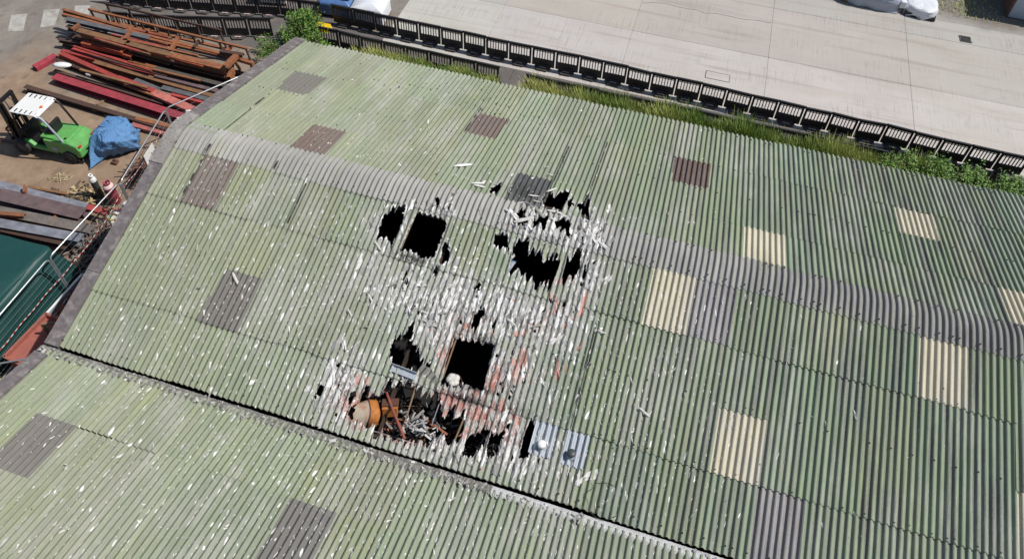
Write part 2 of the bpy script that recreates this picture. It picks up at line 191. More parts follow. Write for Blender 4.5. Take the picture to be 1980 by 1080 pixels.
def m_sheet():
    t = NT('weathered cement sheet'); c = t.ocol()
    sep = t.n('ShaderNodeSeparateXYZ'); t.l(t.pos, sep.inputs[0])
    right = t.ramp(sep.outputs[0], 9, 20)
    big = t.noise((.9, .38, .4), 6, rough=.68)
    so0 = t.n('ShaderNodeSeparateColor'); t.l(c, so0.inputs[0]); pale = t.ramp(so0.outputs[1], .19, .26, .2, 1)
    c = t.mix(t.math('MULTIPLY', pale, t.ramp(big, .48, .66, 0, .85)), c, t.mix(.7, c, (.46, .45, .415)))                        # bleached grey areas
    c = t.mix(t.math('MULTIPLY', pale, t.ramp(t.noise((.9, .5, .5), 3, t.sc(t.pos, (1.3, 1, 1))), .55, .75, 0, .35)), c, (.36, .36, .16))
    st = t.noise((9, .55, .6), 4, rough=.7)
    c = t.mix(t.ramp(st, .42, .72, 0, .6), c, t.mix(.55, c, (.20, .195, .17)))                      # run-off streaks
    st2 = t.noise((6.2, .30, .30), 6, rough=.78)
    alg = t.math('MULTIPLY', t.ramp(st2, .47, .60), t.math('ADD', .22, t.math('MULTIPLY', right, .56)))
    alg = t.math('MULTIPLY', alg, t.ramp(so0.outputs[0], .46, .6, 1, .22))
    c = t.mix(alg, c, t.mix(t.ramp(t.noise(38, 4), .42, .6), (.085, .078, .085), (.20, .19, .195)))                                               # dark lichen, heavier to the right
    sp = t.noise(45, 3); c = t.mix(t.ramp(sp, .3, .7, .3, .0), c, (.12, .13, .1))
    c = t.mix(t.ramp(t.noise(70, 2), .62, .75, 0, .35), c, (.55, .55, .5))
    vo = t.n('ShaderNodeTexVoronoi'); vo.inputs['Scale'].default_value = 3.2; t.l(t.pos, vo.inputs['Vector'])
    dot = t.ramp(vo.outputs['Distance'], .05, .075, 1, 0)
    c = t.mix(t.math('MULTIPLY', dot, t.ramp(t.noise(.7, 2), .45, .6)), c, (.02, .022, .015))
    d, rd, so_ = t.attr('dmg'), t.attr('red'), t.attr('soot'); d = t.math('MAXIMUM', d, t.math('MULTIPLY', rd, 1.05))
    fl = t.noise((21, 3.0, 3.0), 7, rough=.72, dist=.3); fl2 = t.noise((30, 6, 6), 4, t.sc(t.pos, (1, 1, 1.7)))
    raw = t.mix(t.ramp(fl2, .42, .56), (.25, .26, .25), (.76, .745, .72))
    raw = t.mix(t.ramp(t.noise((34, 4, 4), 4, t.sc(t.pos, (1, 1.3, 1))), .53, .585, 0, .85), raw, (.065, .062, .056))
    pk = t.mix(t.ramp(fl2, .35, .65), (.30, .12, .09), (.56, .30, .25))
    raw = t.mix(t.math('MULTIPLY', rd, t.ramp(t.noise((20, 3, 3), 4, t.sc(t.pos, (1, 1.4, 1))), .36, .5)), raw, pk)
    thr = t.math('SUBTRACT', 1.06, t.math('MULTIPLY', d, .62))
    msk = t.ramp(t.math('SUBTRACT', fl, thr), -.03, .03)
    msk = t.ramp(t.math('SUBTRACT', t.math('ADD', fl, t.math('MULTIPLY', d, .36)), .795), -.008, .012)
    c = t.mix(t.ramp(t.math('ADD', d, t.math('MULTIPLY', t.math('SUBTRACT', t.noise((7, 1.3, 1.3), 6, rough=.7), .5), 1.1)), .10, .75, 0, .6), c, (.43, .425, .40))
    c = t.mix(msk, c, raw)
    c = t.mix(t.ramp(t.math('ADD', t.math('MULTIPLY', so_, .8), t.math('MULTIPLY', t.math('SUBTRACT', fl2, .5), .8)), .2, .75, 0, .93), c, (.028, .026, .026))
    h = t.math('ADD', t.math('MULTIPLY', t.noise(60, 4), .6), t.math('MULTIPLY', msk, t.math('ADD', -1.4, t.math('MULTIPLY', t.ramp(fl2, .36, .52), 1.6))))
    return t.done(c, .9, 0, h, .7, .014)
def m_simple(name, col, rough=.8, metal=0, var=.35, scale=6, dirt=None, bump=.25, bd=.01, attr=False, obj=False, scl=None):
    t = NT(name); c = t.attr('Col', False) if attr else (t.ocol() if obj else col)
    n = t.noise(scl or scale, 6)
    c = t.mix(t.ramp(n, .3, .75, 0, var), c, tuple(x*.35 for x in col) if not (attr or obj) else (.03, .027, .024))
    if dirt: c = t.mix(t.ramp(t.noise(scale*.6, 5, t.sc(t.pos, (1, 1.2, .8))), .5, .7, 0, .8), c, dirt)
    return t.done(c, rough, metal, t.noise(scale*5, 4), bump, bd)
M = {}
M['sheet'] = m_sheet()
M['cement'] = m_simple('mortar and cement', (.30, .28, .26), .92, scale=4, var=.5, dirt=(.42, .40, .38), bump=.4, bd=.01)
M['redbin'] = m_simple('faded red bin', (.36, .12, .09), .7, var=.4)
M['flake'] = m_simple('raw cement flake', (.62, .60, .56), .9, scale=12, var=.3)
M['burntdirt'] = m_simple('black lap dirt', (.035, .034, .032), .95, scale=8, dirt=(.16, .16, .14))
M['silt'] = m_simple('gutter silt', (.22, .21, .195), .95, scale=9, var=.8, dirt=(.42, .40, .38), bump=.8, bd=.02)
M['lining'] = m_simple('pale gutter lining', (.52, .52, .53), .8, scale=5, var=.3, dirt=(.40, .38, .36))
M['capping'] = m_simple('dull capping', (.19, .165, .165), .9, scale=7, var=.7, dirt=(.33, .30, .29), bump=.9, bd=.015)
M['steel'] = m_simple('yard steel', (.3, .1, .05), .75, scale=4, var=.6, obj=True, bump=.4, bd=.006)
M['galv'] = m_simple('galvanised tube', (.62, .64, .66), .35, .75, var=.2)
M['plate'] = m_simple('zinc sheet', (.40, .44, .50), .55, .1, var=.3, scale=5)
M['black'] = m_simple('black recycled plastic', (.022, .022, .026), .5, scale=8, var=.4)
M['dgrey'] = m_simple('dark grey rubber', (.035, .035, .036), .8, scale=8)
M['feet'] = m_simple('dusty grey rubber foot', (.085, .08, .076), .85, scale=6)
M['reflect'] = m_simple('pinkish reflector strip', (.75, .55, .52), .5, var=.2)
M['white'] = m_simple('white paint', (.78, .78, .76), .5, var=.15, scale=4)
M['green'] = m_simple('green machine paint', (.13, .43, .11), .42, var=.45, scale=5, dirt=(.13, .27, .09), bump=.1)
M['glossblk'] = m_simple('black machine parts', (.012, .012, .013), .45, scale=10)
M['yellow'] = m_simple('yellow plastic', (.75, .50, .02), .45, var=.2)
M['multi'] = m_simple('mixed debris', (.5, .5, .5), .85, attr=True, var=.25, scale=14)
M['char'] = m_simple('charcoal', (.012, .011, .011), .9, scale=6)
M['burnt'] = m_simple('burnt timber', (.05, .03, .02), .9, scale=6, dirt=(.012, .011, .01))
M['wall'] = m_simple('dull red gable wall', (.19, .10, .085), .9, scale=3, var=.5)
M['orange'] = m_simple('orange rust', (.47, .17, .035), .8, scale=9, var=.35, dirt=(.30, .10, .03))
M['cream'] = m_simple('scorched cream paint', (.50, .43, .33), .85, scale=6, var=.6, dirt=(.36, .15, .09))
M['redpipe'] = m_simple('red oxide pipe', (.33, .085, .055), .7, scale=6, var=.5, dirt=(.10, .06, .055))
M['bluetarp'] = m_simple('blue tarpaulin', (.13, .30, .58), .45, scale=5, var=.3, bump=.8, bd=.06)
M['greentarp'] = m_simple('green tarpaulin', (.010, .060, .056), .5, scale=4, var=.25, bump=.3, bd=.02)
M['wrap'] = m_simple('white stretch wrap', (.70, .72, .76), .3, scale=4, var=.1, bump=.7, bd=.03)
M['bluewrap'] = m_simple('blue stretch wrap', (.10, .2, .42), .3, scale=4, var=.3, bump=.6, bd=.03)
M['greywrap'] = m_simple('grey plastic sheet', (.42, .46, .54), .25, scale=3, var=.25, bump=.8, bd=.05)
M['crimson'] = m_simple('crimson gas bottle', (.36, .055, .085), .5, var=.3)
M['pvc'] = m_simple('dark grey bottle', (.05, .06, .06), .45, var=.2)
M['wood'] = m_simple('weathered timber', (.25, .17, .10), .85, scl=(3, 20, 20))
M['lamp'] = m_simple('orange lens', (.8, .16, .02), .3, var=.1)
M['redlens'] = m_simple('red lens', (.6, .03, .02), .3, var=.1)
M['paleblue'] = m_simple('pale blue steel', (.42, .5, .58), .5, scale=2, var=.25)
M['brownsteel'] = m_simple('brown steel', (.13, .06, .04), .6, scale=3)
M['paint_mark'] = m_simple('worn white road paint', (.46, .44, .40), .9, scale=4, var=.6, dirt=(.24, .21, .185))
def m_leaf(name, a, b):
    t = NT(name); c = t.mix(t.attr('Col'), a, b); t.b.inputs['Transmission Weight'].default_value = 0
    t.b.inputs['Subsurface Weight'].default_value = 0
    return t.done(c, .55)
M['leaf'] = m_leaf('shrub leaf', (.030, .085, .012), (.17, .30, .045))
M['grass'] = m_leaf('grass blade', (.12, .24, .035), (.58, .58, .22))
def m_yard():
    t = NT('stained yard'); sep = t.n('ShaderNodeSeparateXYZ'); t.l(t.pos, sep.inputs[0])
    a = t.mix(t.ramp(t.noise(1.1, 6), .3, .7), (.165, .145, .125), (.25, .225, .195))
    b = t.mix(t.ramp(t.noise(1.6, 7), .3, .7), (.20, .135, .088), (.33, .235, .16))
    k = t.math('ADD', t.math('MULTIPLY', sep.outputs[1], -.16), t.math('MULTIPLY', sep.outputs[0], .05))
    k = t.math('ADD', k, t.math('MULTIPLY', t.noise(.35, 4), 2.2))
    c = t.mix(t.ramp(k, -.95, -.1), a, b)
    c = t.mix(t.ramp(t.noise(2.6, 6, t.sc(t.pos, (1, .6, 1))), .56, .75, 0, .6), c, (.09, .06, .045))
    c = t.mix(t.ramp(t.noise(25, 3), .6, .75, 0, .5), c, (.40, .35, .29))
    return t.done(c, .92, 0, t.noise(40, 4), .4, .01)
M['yard'] = m_yard()
def m_concrete():
    t = NT('brushed concrete')
    c = t.mix(t.ramp(t.noise(.45, 6), .3, .7), t.mix(.16, t.ocol(), (.2, .16, .12)), t.ocol())
    c = t.mix(t.ramp(t.noise((.2, .9, 1), 4), .5, .75, 0, .5), c, (.40, .34, .29))
    br = t.noise((13, .55, 1), 5, rough=.75); pt = t.noise((.35, .8, 1), 3)
    c = t.mix(t.math('MULTIPLY', t.ramp(br, .51, .66), t.ramp(pt, .45, .65, .12, .85)), c, (.26, .24, .22))
    c = t.mix(t.ramp(t.noise((.9, 1.6, 1), 6, rough=.7), .56, .74, 0, .4), c, (.30, .265, .235))
    c = t.mix(t.ramp(t.noise((.12, 2.6, 1), 3), .54, .68, 0, .5), c, (.29, .25, .22))
    c = t.mix(t.ramp(t.noise(50, 2), .66, .75, 0, .4), c, (.2, .18, .16))
    sep = t.n('ShaderNodeSeparateXYZ'); t.l(t.pos, sep.inputs[0])
    edge = t.math('ADD', sep.outputs[1], t.math('MULTIPLY', t.noise(.6, 4), 2.5))
    c = t.mix(t.ramp(edge, 23.0, 24.2, 0, .85), c, (.15, .13, .105))
    return t.done(c, .9, 0, br, .25, .006)
M['concrete'] = m_concrete()
M['mat'] = m_simple('grey trackway', (.135, .122, .115), .85, scale=3, var=.35, dirt=(.18, .155, .135))
M['soil'] = m_simple('dark soil', (.07, .055, .035), .95, scale=3, dirt=(.1, .11, .045), bump=.8, bd=.05)

# ------------------------------------------------------------------ noise helpers for shapes
def hash1(i, seed=0):
    x = np.sin(np.asarray(i, float)*127.1+seed*311.7)*43758.5453; return x-np.floor(x)
def vn1(x, seed=0):
    x = np.asarray(x, float); i = np.floor(x); f = x-i; return hash1(i, seed)*(1-f)+hash1(i+1, seed)*f
def inpoly(x, y, poly):
    r = np.zeros(np.shape(x), bool); n = len(poly); j = n-1
    for i in range(n):
        xi, yi = poly[i]; xj, yj = poly[j]
        c = ((yi > y) != (yj > y)) & (x < (xj-xi)*(y-yi)/(yj-yi+1e-12)+xi); r ^= c; j = i
    return r
def hole_mask(x, t):
    r = np.zeros(np.shape(x), bool)
    for k, (amp, poly) in enumerate(HOLES):
        xs = [p[0] for p in poly]; ts = [p[1] for p in poly]
        if np.max(x) < min(xs)-.1 or np.min(x) > max(xs)+.1 or np.max(t) < min(ts)-.4 or np.min(t) > max(ts)+.4: continue
        tt = t+amp*2*(vn1(x/.045, k+1)-.5)+amp*.8*(vn1(x/.12, k+60)-.5); xx = x+.03*(vn1(t/.07, k+7)-.5)
        r |= inpoly(xx, tt, poly)
    return r
def field(G, x, t):
    d = np.zeros(np.shape(x))
    for gx, gt, rx, rt, a in G: d = np.maximum(d, a*np.exp(-(((x-gx)/rx)**2+((t-gt)/rt)**2)*.9))
    return d
def slits(x, t, d):
    a = vn1(x/.06, 91)*0; i = np.floor(x/.07); u = t/.22+hash1(i, 5)*9
    return (d > .62) & (hash1(i*31.3+np.floor(u)*7.7, 3) > .925) & (np.abs((u-np.floor(u))-.5) < .42*(.4+hash1(i+np.floor(u), 8)*.6))
def prof(x):
    c = np.cos(2*math.pi*np.asarray(x)/P); return .031*np.tanh(1.45*c)/math.tanh(1.45)
CAP_C = .17
def zroof(t, cap=False):
    t = np.asarray(t, float)
    return -np.sqrt(t*t+CAP_C**2)*SA if cap else -np.abs(t)*SA

# ================================================================== THE SETTING
def slab(name, x0, x1, y0, y1, z, m, parent=None, th=.3):
    b = MB(); b.box(((x0+x1)/2, (y0+y1)/2, z-th/2), (x1-x0, y1-y0, th)); return b.build(name, m, parent)
g = MB(); g.add([(-300, -300, GZ-.25), (300, -300, GZ-.25), (300, 300, GZ-.25), (-300, 300, GZ-.25)], [(0, 1, 2, 3)])
tag(g.build('ground', M['soil']), kind='structure')
yd = tag(slab('yard', -60, .1, -30, 60, GZ, M['yard']), kind='structure')
vg = tag(slab('verge', .1, 45, 6.4, 11.25, GZ-.01, M['soil']), kind='structure')
rd = bpy.data.objects.new('concrete_yard', None); COL.objects.link(rd); tag(rd, kind='structure')
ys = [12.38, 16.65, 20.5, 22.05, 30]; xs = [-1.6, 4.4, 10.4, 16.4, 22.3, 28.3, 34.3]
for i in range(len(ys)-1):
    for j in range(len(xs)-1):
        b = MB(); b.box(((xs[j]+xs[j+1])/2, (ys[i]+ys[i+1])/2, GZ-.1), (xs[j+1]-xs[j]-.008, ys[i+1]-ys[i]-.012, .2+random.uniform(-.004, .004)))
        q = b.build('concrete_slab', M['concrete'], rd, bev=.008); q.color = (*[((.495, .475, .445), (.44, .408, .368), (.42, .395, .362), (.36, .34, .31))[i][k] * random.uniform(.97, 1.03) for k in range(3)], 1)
cr = MB(); cr.tube([(x, y, GZ+.001) for x, y in CRACK], .009, 4); cr.build('crack', M['glossblk'], rd)
bb = MB(); bb.box((16.3, 21.2, GZ-.12), (36.5, 18, .2)); bb.build('joint_bed', M['feet'], rd)
tag(slab('side_yard', -60, -1.62, 12.9, 60, GZ+.006, M['mat']), kind='structure')
tag(slab('apron', -12.5, .1, 10.2, 12.88, GZ+.01, M['mat']), kind='structure')
wk = bpy.data.objects.new('walkway', None); COL.objects.link(wk); tag(wk, kind='structure')
for k in range(17):
    x0 = -2.4+k*1.22
    b = MB(); b.box((x0+.6, 11.84, GZ+.02), (1.205, 1.02, .04)); b.build('walkway_mat', M['mat'], wk, bev=.006)
b = MB(); b.box((6.45, 10.9, GZ+.03), (1.05, 1.1, .04)); b.build('walkway_mat', M['mat'], wk)
for q in ([(-15.39, 7.81), (-16.08, 8.85), (-15.51, 9.17), (-14.82, 8.08)], [(-14.29, 8.5), (-15.01, 9.63), (-14.4, 9.92), (-13.8, 8.82)], [(-13.2, 9.25), (-13.93, 10.33), (-13.31, 10.58), (-12.65, 9.55)]):
    b = MB(); b.prism([q[3], q[2], q[1], q[0]][::-1], GZ+.004, GZ+.012); b.build('road_marking', M['paint_mark'], yd)
# drain grating and utility cover set in the slabs
t = thing('drain_grating', 'small square iron drain grating in the concrete yard', 'grating', (24.87, 20.85, GZ))
b = MB(); 
for (c, s) in (((0, .22, .008), (.48, .05, .02)), ((0, -.22, .008), (.48, .05, .02)), ((.22, 0, .008), (.05, .40, .02)), ((-.22, 0, .008), (.05, .40, .02))): b.box(c, s)
b.build('frame', M['feet'], t)
b = MB(); b.box((0, 0, .004), (.4, .4, .006)); b.build('pit', M['char'], t)
for k in range(5):
    b = MB(); b.box((-.16+k*.08, 0, .01), (.028, .42, .012), R(38)); b.build('bar', M['feet'], t)
t = thing('utility_cover', 'flush rectangular concrete filled cover with thin dark edges', 'cover', (14.42, 14.64, GZ))
b = MB()
for (c, s) in (((0, .24, .004), (1.02, .02, .012)), ((0, -.24, .004), (1.02, .02, .012)), ((.5, 0, .004), (.02, .46, .012)), ((-.5, 0, .004), (.02, .46, .012))): b.box(c, s)
b.build('frame', M['feet'], t)
b = MB(); b.box((0, 0, .003), (.97, .45, .01)); b.build('lid', M['concrete'], t).color = (.5, .48, .45, 1)

# ================================================================== THE WAREHOUSE
wh = thing('warehouse', 'fire damaged warehouse under weathered green corrugated cement roof with burnt holes', 'warehouse', (0, 0, GZ))
bpy.context.view_layer.update()
def wpart(o):
    """parent to the warehouse keeping world coordinates"""
    o.parent = wh; o.matrix_parent_inverse = wh.matrix_world.inverted(); return o
NCOL = 25
S0, V1, VD, V2, V3 = .574*S, 1.943*S, 3.297*S, 4.646*S, 6.153*S
Q0, Q1, QB, QT, Q3 = .342*S, 1.634*S, 3.079*S, 4.399*S, 6.671*S
W1, W2, W3 = 1.598*S, 2.938*S, 4.3*S
YV, ZV = -V3*CA, -V3*SA
Y2 = YV-.19                                       # foot of the second bay
def green(x, bay=0):
    k = min(1, max(0, (x-3)/14.))
    a = np.array((.282, .318, .210)); b = np.array((.240, .300, .198))
    c = a*(1-k)+b*k
    c = c*random.uniform(.93, 1.06)+np.array((random.uniform(-.012, .014), random.uniform(-.005, .005), random.uniform(-.012, .012)))
    return tuple(np.clip(c, .05, .8))
BROWN, GREYB, CREAM, PURP, REDB, DARK, RIDGE = (.185, .142, .125), (.165, .15, .138), (.63, .575, .44), (.29, .27, .28), (.095, .042, .036), (.05, .055, .065), (.375, .368, .35)
NSEG = 10
def grid_sheet(t0, t1, surf, nt_, n7=7*NSEG, wid=None, over=.3, lift=.016, off=0.0):
    """corrugated sheet between t0 (ridge end) and t1, x from 0; returns V, F (closed, 7 mm thick)"""
    w = wid or (S+P*over); nx = int(round(w/P*NSEG))+1
    x = np.linspace(0, w, nx); tt = np.linspace(t0, t1, nt_)
    X, T = np.meshgrid(x, tt)
    u = (T-t0)/(t1-t0)
    side = np.clip((X-(S-P))/P, 0, 1)*.006*(1 if wid is None else 0)
    Z = prof(X)+lift*u+off+side
    top = surf(X, T, Z).reshape(-1, 3); bot = surf(X, T, Z-.008).reshape(-1, 3)
    i = np.arange(nt_-1)[:, None]*nx+np.arange(nx-1)[None, :]; i = i.ravel()
    f = np.stack([i, i+1, i+nx+1, i+nx], 1)
    sgn = 1 if surf.up > 0 else -1
    if sgn*(t1-t0) < 0: f = f[:, ::-1]
    n = nx*nt_; V = [top, bot]; F = [f, f[:, ::-1]+n]; sm = [np.ones(len(f), bool)]*2
    for row in (0, nt_-1):                                     # cut ends
        a = top.reshape(nt_, nx, 3)[row]; b = bot.reshape(nt_, nx, 3)[row]; base = sum(len(v) for v in V)
        V += [a, b]; k = np.arange(nx-1)
        F.append(np.stack([base+k, base+k+1, base+nx+k+1, base+nx+k], 1)); sm.append(np.zeros(nx-1, bool))
    for colx in (0, nx-1):
        a = top.reshape(nt_, nx, 3)[:, colx]; b = bot.reshape(nt_, nx, 3)[:, colx]; base = sum(len(v) for v in V)
        V += [a, b]; k = np.arange(nt_-1)
        F.append(np.stack([base+k, base+k+1, base+nt_+k+1, base+nt_+k], 1)); sm.append(np.zeros(nt_-1, bool))
    return np.concatenate(V), np.concatenate(F)[:, ::-1] if False else np.concatenate(F), np.concatenate(sm)
class Surf:
    def __init__(self, kind): self.kind = kind; self.up = -1 if kind == 'bay2' else 1
    def __call__(self, X, T, Z):
        if self.kind == 'main': return np.stack([X, T*CA, -np.abs(T)*SA+Z/CA], -1)
        if self.kind == 'cap': return np.stack([X, T*CA, -np.sqrt(T*T+CAP_C**2)*SA+Z/CA], -1)
        return np.stack([X, Y2-T*CA, ZV+.03+T*SA+Z/CA], -1)          # T measured up from the valley
MAIN, CAPS, BAY2 = Surf('main'), Surf('cap'), Surf('bay2')
mesh_cache = {}
def sheet(kind, surf, col, t0, t1, color, name='roof_sheet', nt_=3, off=0.0, lift=.016, label=None):
    x0 = col*S; key = (kind, round(t0, 3), round(t1, 3), off)
    dm = False
    if surf is not BAY2:
        xx, tt = np.meshgrid(np.linspace(x0, x0+S, 12), np.linspace(t0, t1, 24))
        dm = bool((field(SPALL, xx, tt) > .12).any() or hole_mask(xx, tt).any())
    if not dm:
        if key not in mesh_cache:
            V, F, sm = grid_sheet(t0, t1, surf, nt_, off=off, lift=lift); mesh_cache[key] = np_mesh(name, V, F, M['sheet'], None, sm)
        o = bpy.data.objects.new(name, mesh_cache[key])
    else:
        w = S+P*.3; nx = int(round(w/P*NSEG))+1; nt2 = max(4, int(abs(t1-t0)/.024)); x = np.linspace(0, w, nx); ta = np.linspace(t0, t1, nt2)
        X, T = np.meshgrid(x, ta); u = (T-t0)/(t1-t0)
        d = field(SPALL, X+x0, T); rdn = field(REDDENED, X+x0, T); so_ = field(SOOTED, X+x0, T)
        hz = hole_mask(X+x0, T)
        near_h = np.zeros(X.shape)
        for dx, dt in ((.05, 0), (-.05, 0), (0, .09), (0, -.09), (.04, .06), (-.04, -.06), (.04, -.06), (-.04, .06), (0, .16), (0, -.16)):
            near_h += hole_mask(X+x0+dx, T+dt)*.13
        d = np.clip(np.maximum(d, np.minimum(near_h*1.6, 1.1)), 0, 1.2)
        ragged = (vn1((X+x0)/.05, 21)-.5)*.02+(vn1(T/.13+hash1(np.floor((X+x0)/.06), 4)*7, 22)-.5)*.03
        Z = prof(X)+lift*u+off+np.clip((X-(S-P))/P, 0, 1)*.006+ragged*np.clip(d-.3, 0, 1)
        V = surf(X, T, Z).reshape(-1, 3)
        Xc = (X[:-1, :-1]+X[1:, 1:])/2+x0; Tc = (T[:-1, :-1]+T[1:, 1:])/2
        dc = (d[:-1, :-1]+d[1:, 1:])/2
        keep = ~(hole_mask(Xc, Tc) | slits(Xc, Tc, dc))
        i = (np.arange(nt2-1)[:, None]*nx+np.arange(nx-1)[None, :]); f = np.stack([i, i+1, i+nx+1, i+nx], -1)[keep]
        if t1 < t0: f = f[:, ::-1]
        if len(f) == 0: return None
        me = np_mesh(name, V, f, M['sheet'], {'dmg': d.ravel(), 'red': rdn.ravel(), 'soot': so_.ravel()}, True)
        o = bpy.data.objects.new(name, me)
        s_ = o.modifiers.new('thickness', 'SOLIDIFY'); s_.thickness = .008; s_.offset = -1
    COL.objects.link(o); o.location = (x0, random.uniform(-.02, .02), random.uniform(-.004, .004)); o.color = (*color, 1)
    if label: o['label'] = label
    return wpart(o)
pn = {('r1', 1): (BROWN, 'brown weathered rooflight sheet'), ('r1', 13): (CREAM, 'cream plastic rooflight sheet'), ('r1', 14): (PURP, 'grey purple stained sheet'), ('r1', 19): (CREAM, 'cream plastic rooflight sheet'),
      ('r3', 16): (PURP, 'grey purple stained sheet'), ('f1', 3): (REDB if 0 else (.155, .10, .085), 'brown weathered rooflight sheet'), ('f1', 15): (CREAM, 'cream plastic rooflight sheet'), ('f1', 21): (CREAM, 'cream plastic rooflight sheet'), ('f1', 9): (DARK, 'scorched black sheet')}
ph = {('n', 3): (GREYB, 'dark grey brown rooflight sheet'), ('n', 15): (CREAM, 'cream plastic rooflight sheet'), ('n', 21): (CREAM, 'cream plastic rooflight sheet'), ('n', 9): ((.3, .27, .24), None),
      ('f', 1): (GREYB, 'grey brown rooflight sheet'), ('f', 13): (REDB, 'red brown metal sheet'), ('f', 19): (CREAM, 'cream plastic rooflight sheet'), ('f', 7): ((.155, .105, .095), 'brown weathered rooflight sheet')}
E0 = .0
for c in range(NCOL):
    cx = c*S
    k, lb = pn.get(('r1', c), (green(cx), None)); sheet('n1', MAIN, c, -.22, -V1-.06, k, off=.020, label=lb)
    if ('n', c) in ph:
        k, lb = ph[('n', c)]; sheet('n2a', MAIN, c, -V1+.08, -VD-.06, green(cx), off=.018); sheet('n2b', MAIN, c, -VD+.08, -V2-.06, k, off=.010, label=lb)
    else: sheet('n2', MAIN, c, -V1+.08, -V2-.06, green(cx), off=.010)
    k, lb = pn.get(('r3', c), (green(cx), None)); sheet('n3', MAIN, c, -V2+.08, -V3-.01, k, off=.0, label=lb)
    k, lb = pn.get(('f1', c), (green(cx), None)); sheet('f1', MAIN, c, .12, Q1+.06, k, off=.020, label=lb)
    if ('f', c) in ph:
        k, lb = ph[('f', c)]; sheet('f2a', MAIN, c, Q1-.08, QB+.06, green(cx), off=.018); sheet('f2b', MAIN, c, QB-.08, QT+.06, k, off=.010, label=lb)
    else: sheet('f2', MAIN, c, Q1-.08, QT+.06, green(cx), off=.010)
    sheet('f3', MAIN, c, QT-.08, Q3+.05, green(cx), off=.0)
    rk = .9+.2*random.random(); kk = max(0, min(1, (cx-9)/12))
    sheet('cap', CAPS, c, -S0-.02, Q0+.02, tuple(v*rk*(1-.35*kk) for v in RIDGE), name='ridge_tile', nt_=26, off=.046, lift=0)
for c in range(20):
    cx = c*S
    sheet('b1', BAY2, c, W1-.06, -.02, green(cx-3), off=.0)
    if c in (1, 7):
        sheet('b2a', BAY2, c, W2-.05, W1-.14 if 0 else W1+.08-.14, GREYB if c == 1 else (.155, .145, .14), off=.012, label='dark grey rooflight sheet in the nearer roof bay')
        sheet('b2b', BAY2, c, W3, W2-.06, green(cx-3), off=.020)
    else: sheet('b2', BAY2, c, W3, W1-.06, green(cx-3), off=.012)
    sheet('b3', BAY2, c, W3+1.9, W3-.06, green(cx-3), off=.022)
# fixing bolts along the laps
bolts = MB(); bolts.col = None
def rp(x, t, h=0): return (x, t*CA, -abs(t)*SA+float(prof(x))/CA+h)
for tl in (-S0+.1, -V1-.0, -V2-.0, -V3+.15, Q0-.06, Q1, QT, Q3-.2, -3.3, 3.05):
    for k in range(int(NCOL*7)):
        if k % 3 != 1 and not (k % 7 == 5): continue
        if random.random() < .25: continue
        x = k*P; tt = tl+random.uniform(-.02, .02)
        if hole_mask(np.array([x]), np.array([tt]))[0]: continue
        p = rp(x, tt, .075 if abs(tt) < .6 else .034); bolts.lathe([(.017, p[2]-.02), (.017, p[2]), (.008, p[2]+.012)], 6, Matrix.Translation((p[0], p[1], 0)))
o = bolts.build('fixing_bolts', M['glossblk']); tag(o, kind='stuff'); wpart(o)
# verge cappings on the left gable
def roof_strip(name, x0, x1, pts, h, m):
    b = MB(); up = [(y, z+h) for y, z in pts]; dn = [(y, z-.10) for y, z in pts]
    for i in range(len(pts)-1):
        vs = [(x0, *dn[i]), (x1, *dn[i]), (x1, *up[i]), (x0, *up[i]), (x0, *dn[i+1]), (x1, *dn[i+1]), (x1, *up[i+1]), (x0, *up[i+1])]
        b.add(vs, [(3, 2, 6, 7), (0, 4, 5, 1), (0, 3, 7, 4), (1, 5, 6, 2)]+([(0, 1, 2, 3)] if i == 0 else [])+([(4, 7, 6, 5)] if i == len(pts)-2 else []))
    return wpart(b.build(name, m))
pr_ = lambda t: (t*CA, -math.sqrt(t*t+.04)*SA)
def spl(a, b, n): return [pr_(a+(b-a)*k/n) for k in range(n+1)]
roof_strip('verge_capping', -0.28, .115, spl(.75, Q3+.05, 3), .088, M['capping'])
roof_strip('verge_capping', -0.31, .10, spl(-1.2, .745, 10), .112, M['cement'])
roof_strip('verge_capping', -0.26, .10, spl(-4.4, -1.205, 3), .088, M['capping'])
roof_strip('verge_capping', -0.26, .115, spl(-V3-.05, -4.41, 2), .082, M['capping'])
roof_strip('verge_capping', -0.28, .06, [(Y2-.12-k*1.4*CA, ZV+.05+k*1.4*SA) for k in range(5)], .075, M['capping'])
b = MB()
for k in range(70):                                         # mortar lumps on the cement capping at the ridge
    t_ = random.uniform(-1.2, .7); y, z = pr_(t_); s = random.uniform(.008, .022)
    b.box((random.uniform(-.33, .08), y, z+.112+s*.2), (s*2, s*1.6, s), random.uniform(0, 3))
o = b.build('mortar_lumps', M['cement']); tag(o, kind='stuff'); wpart(o)
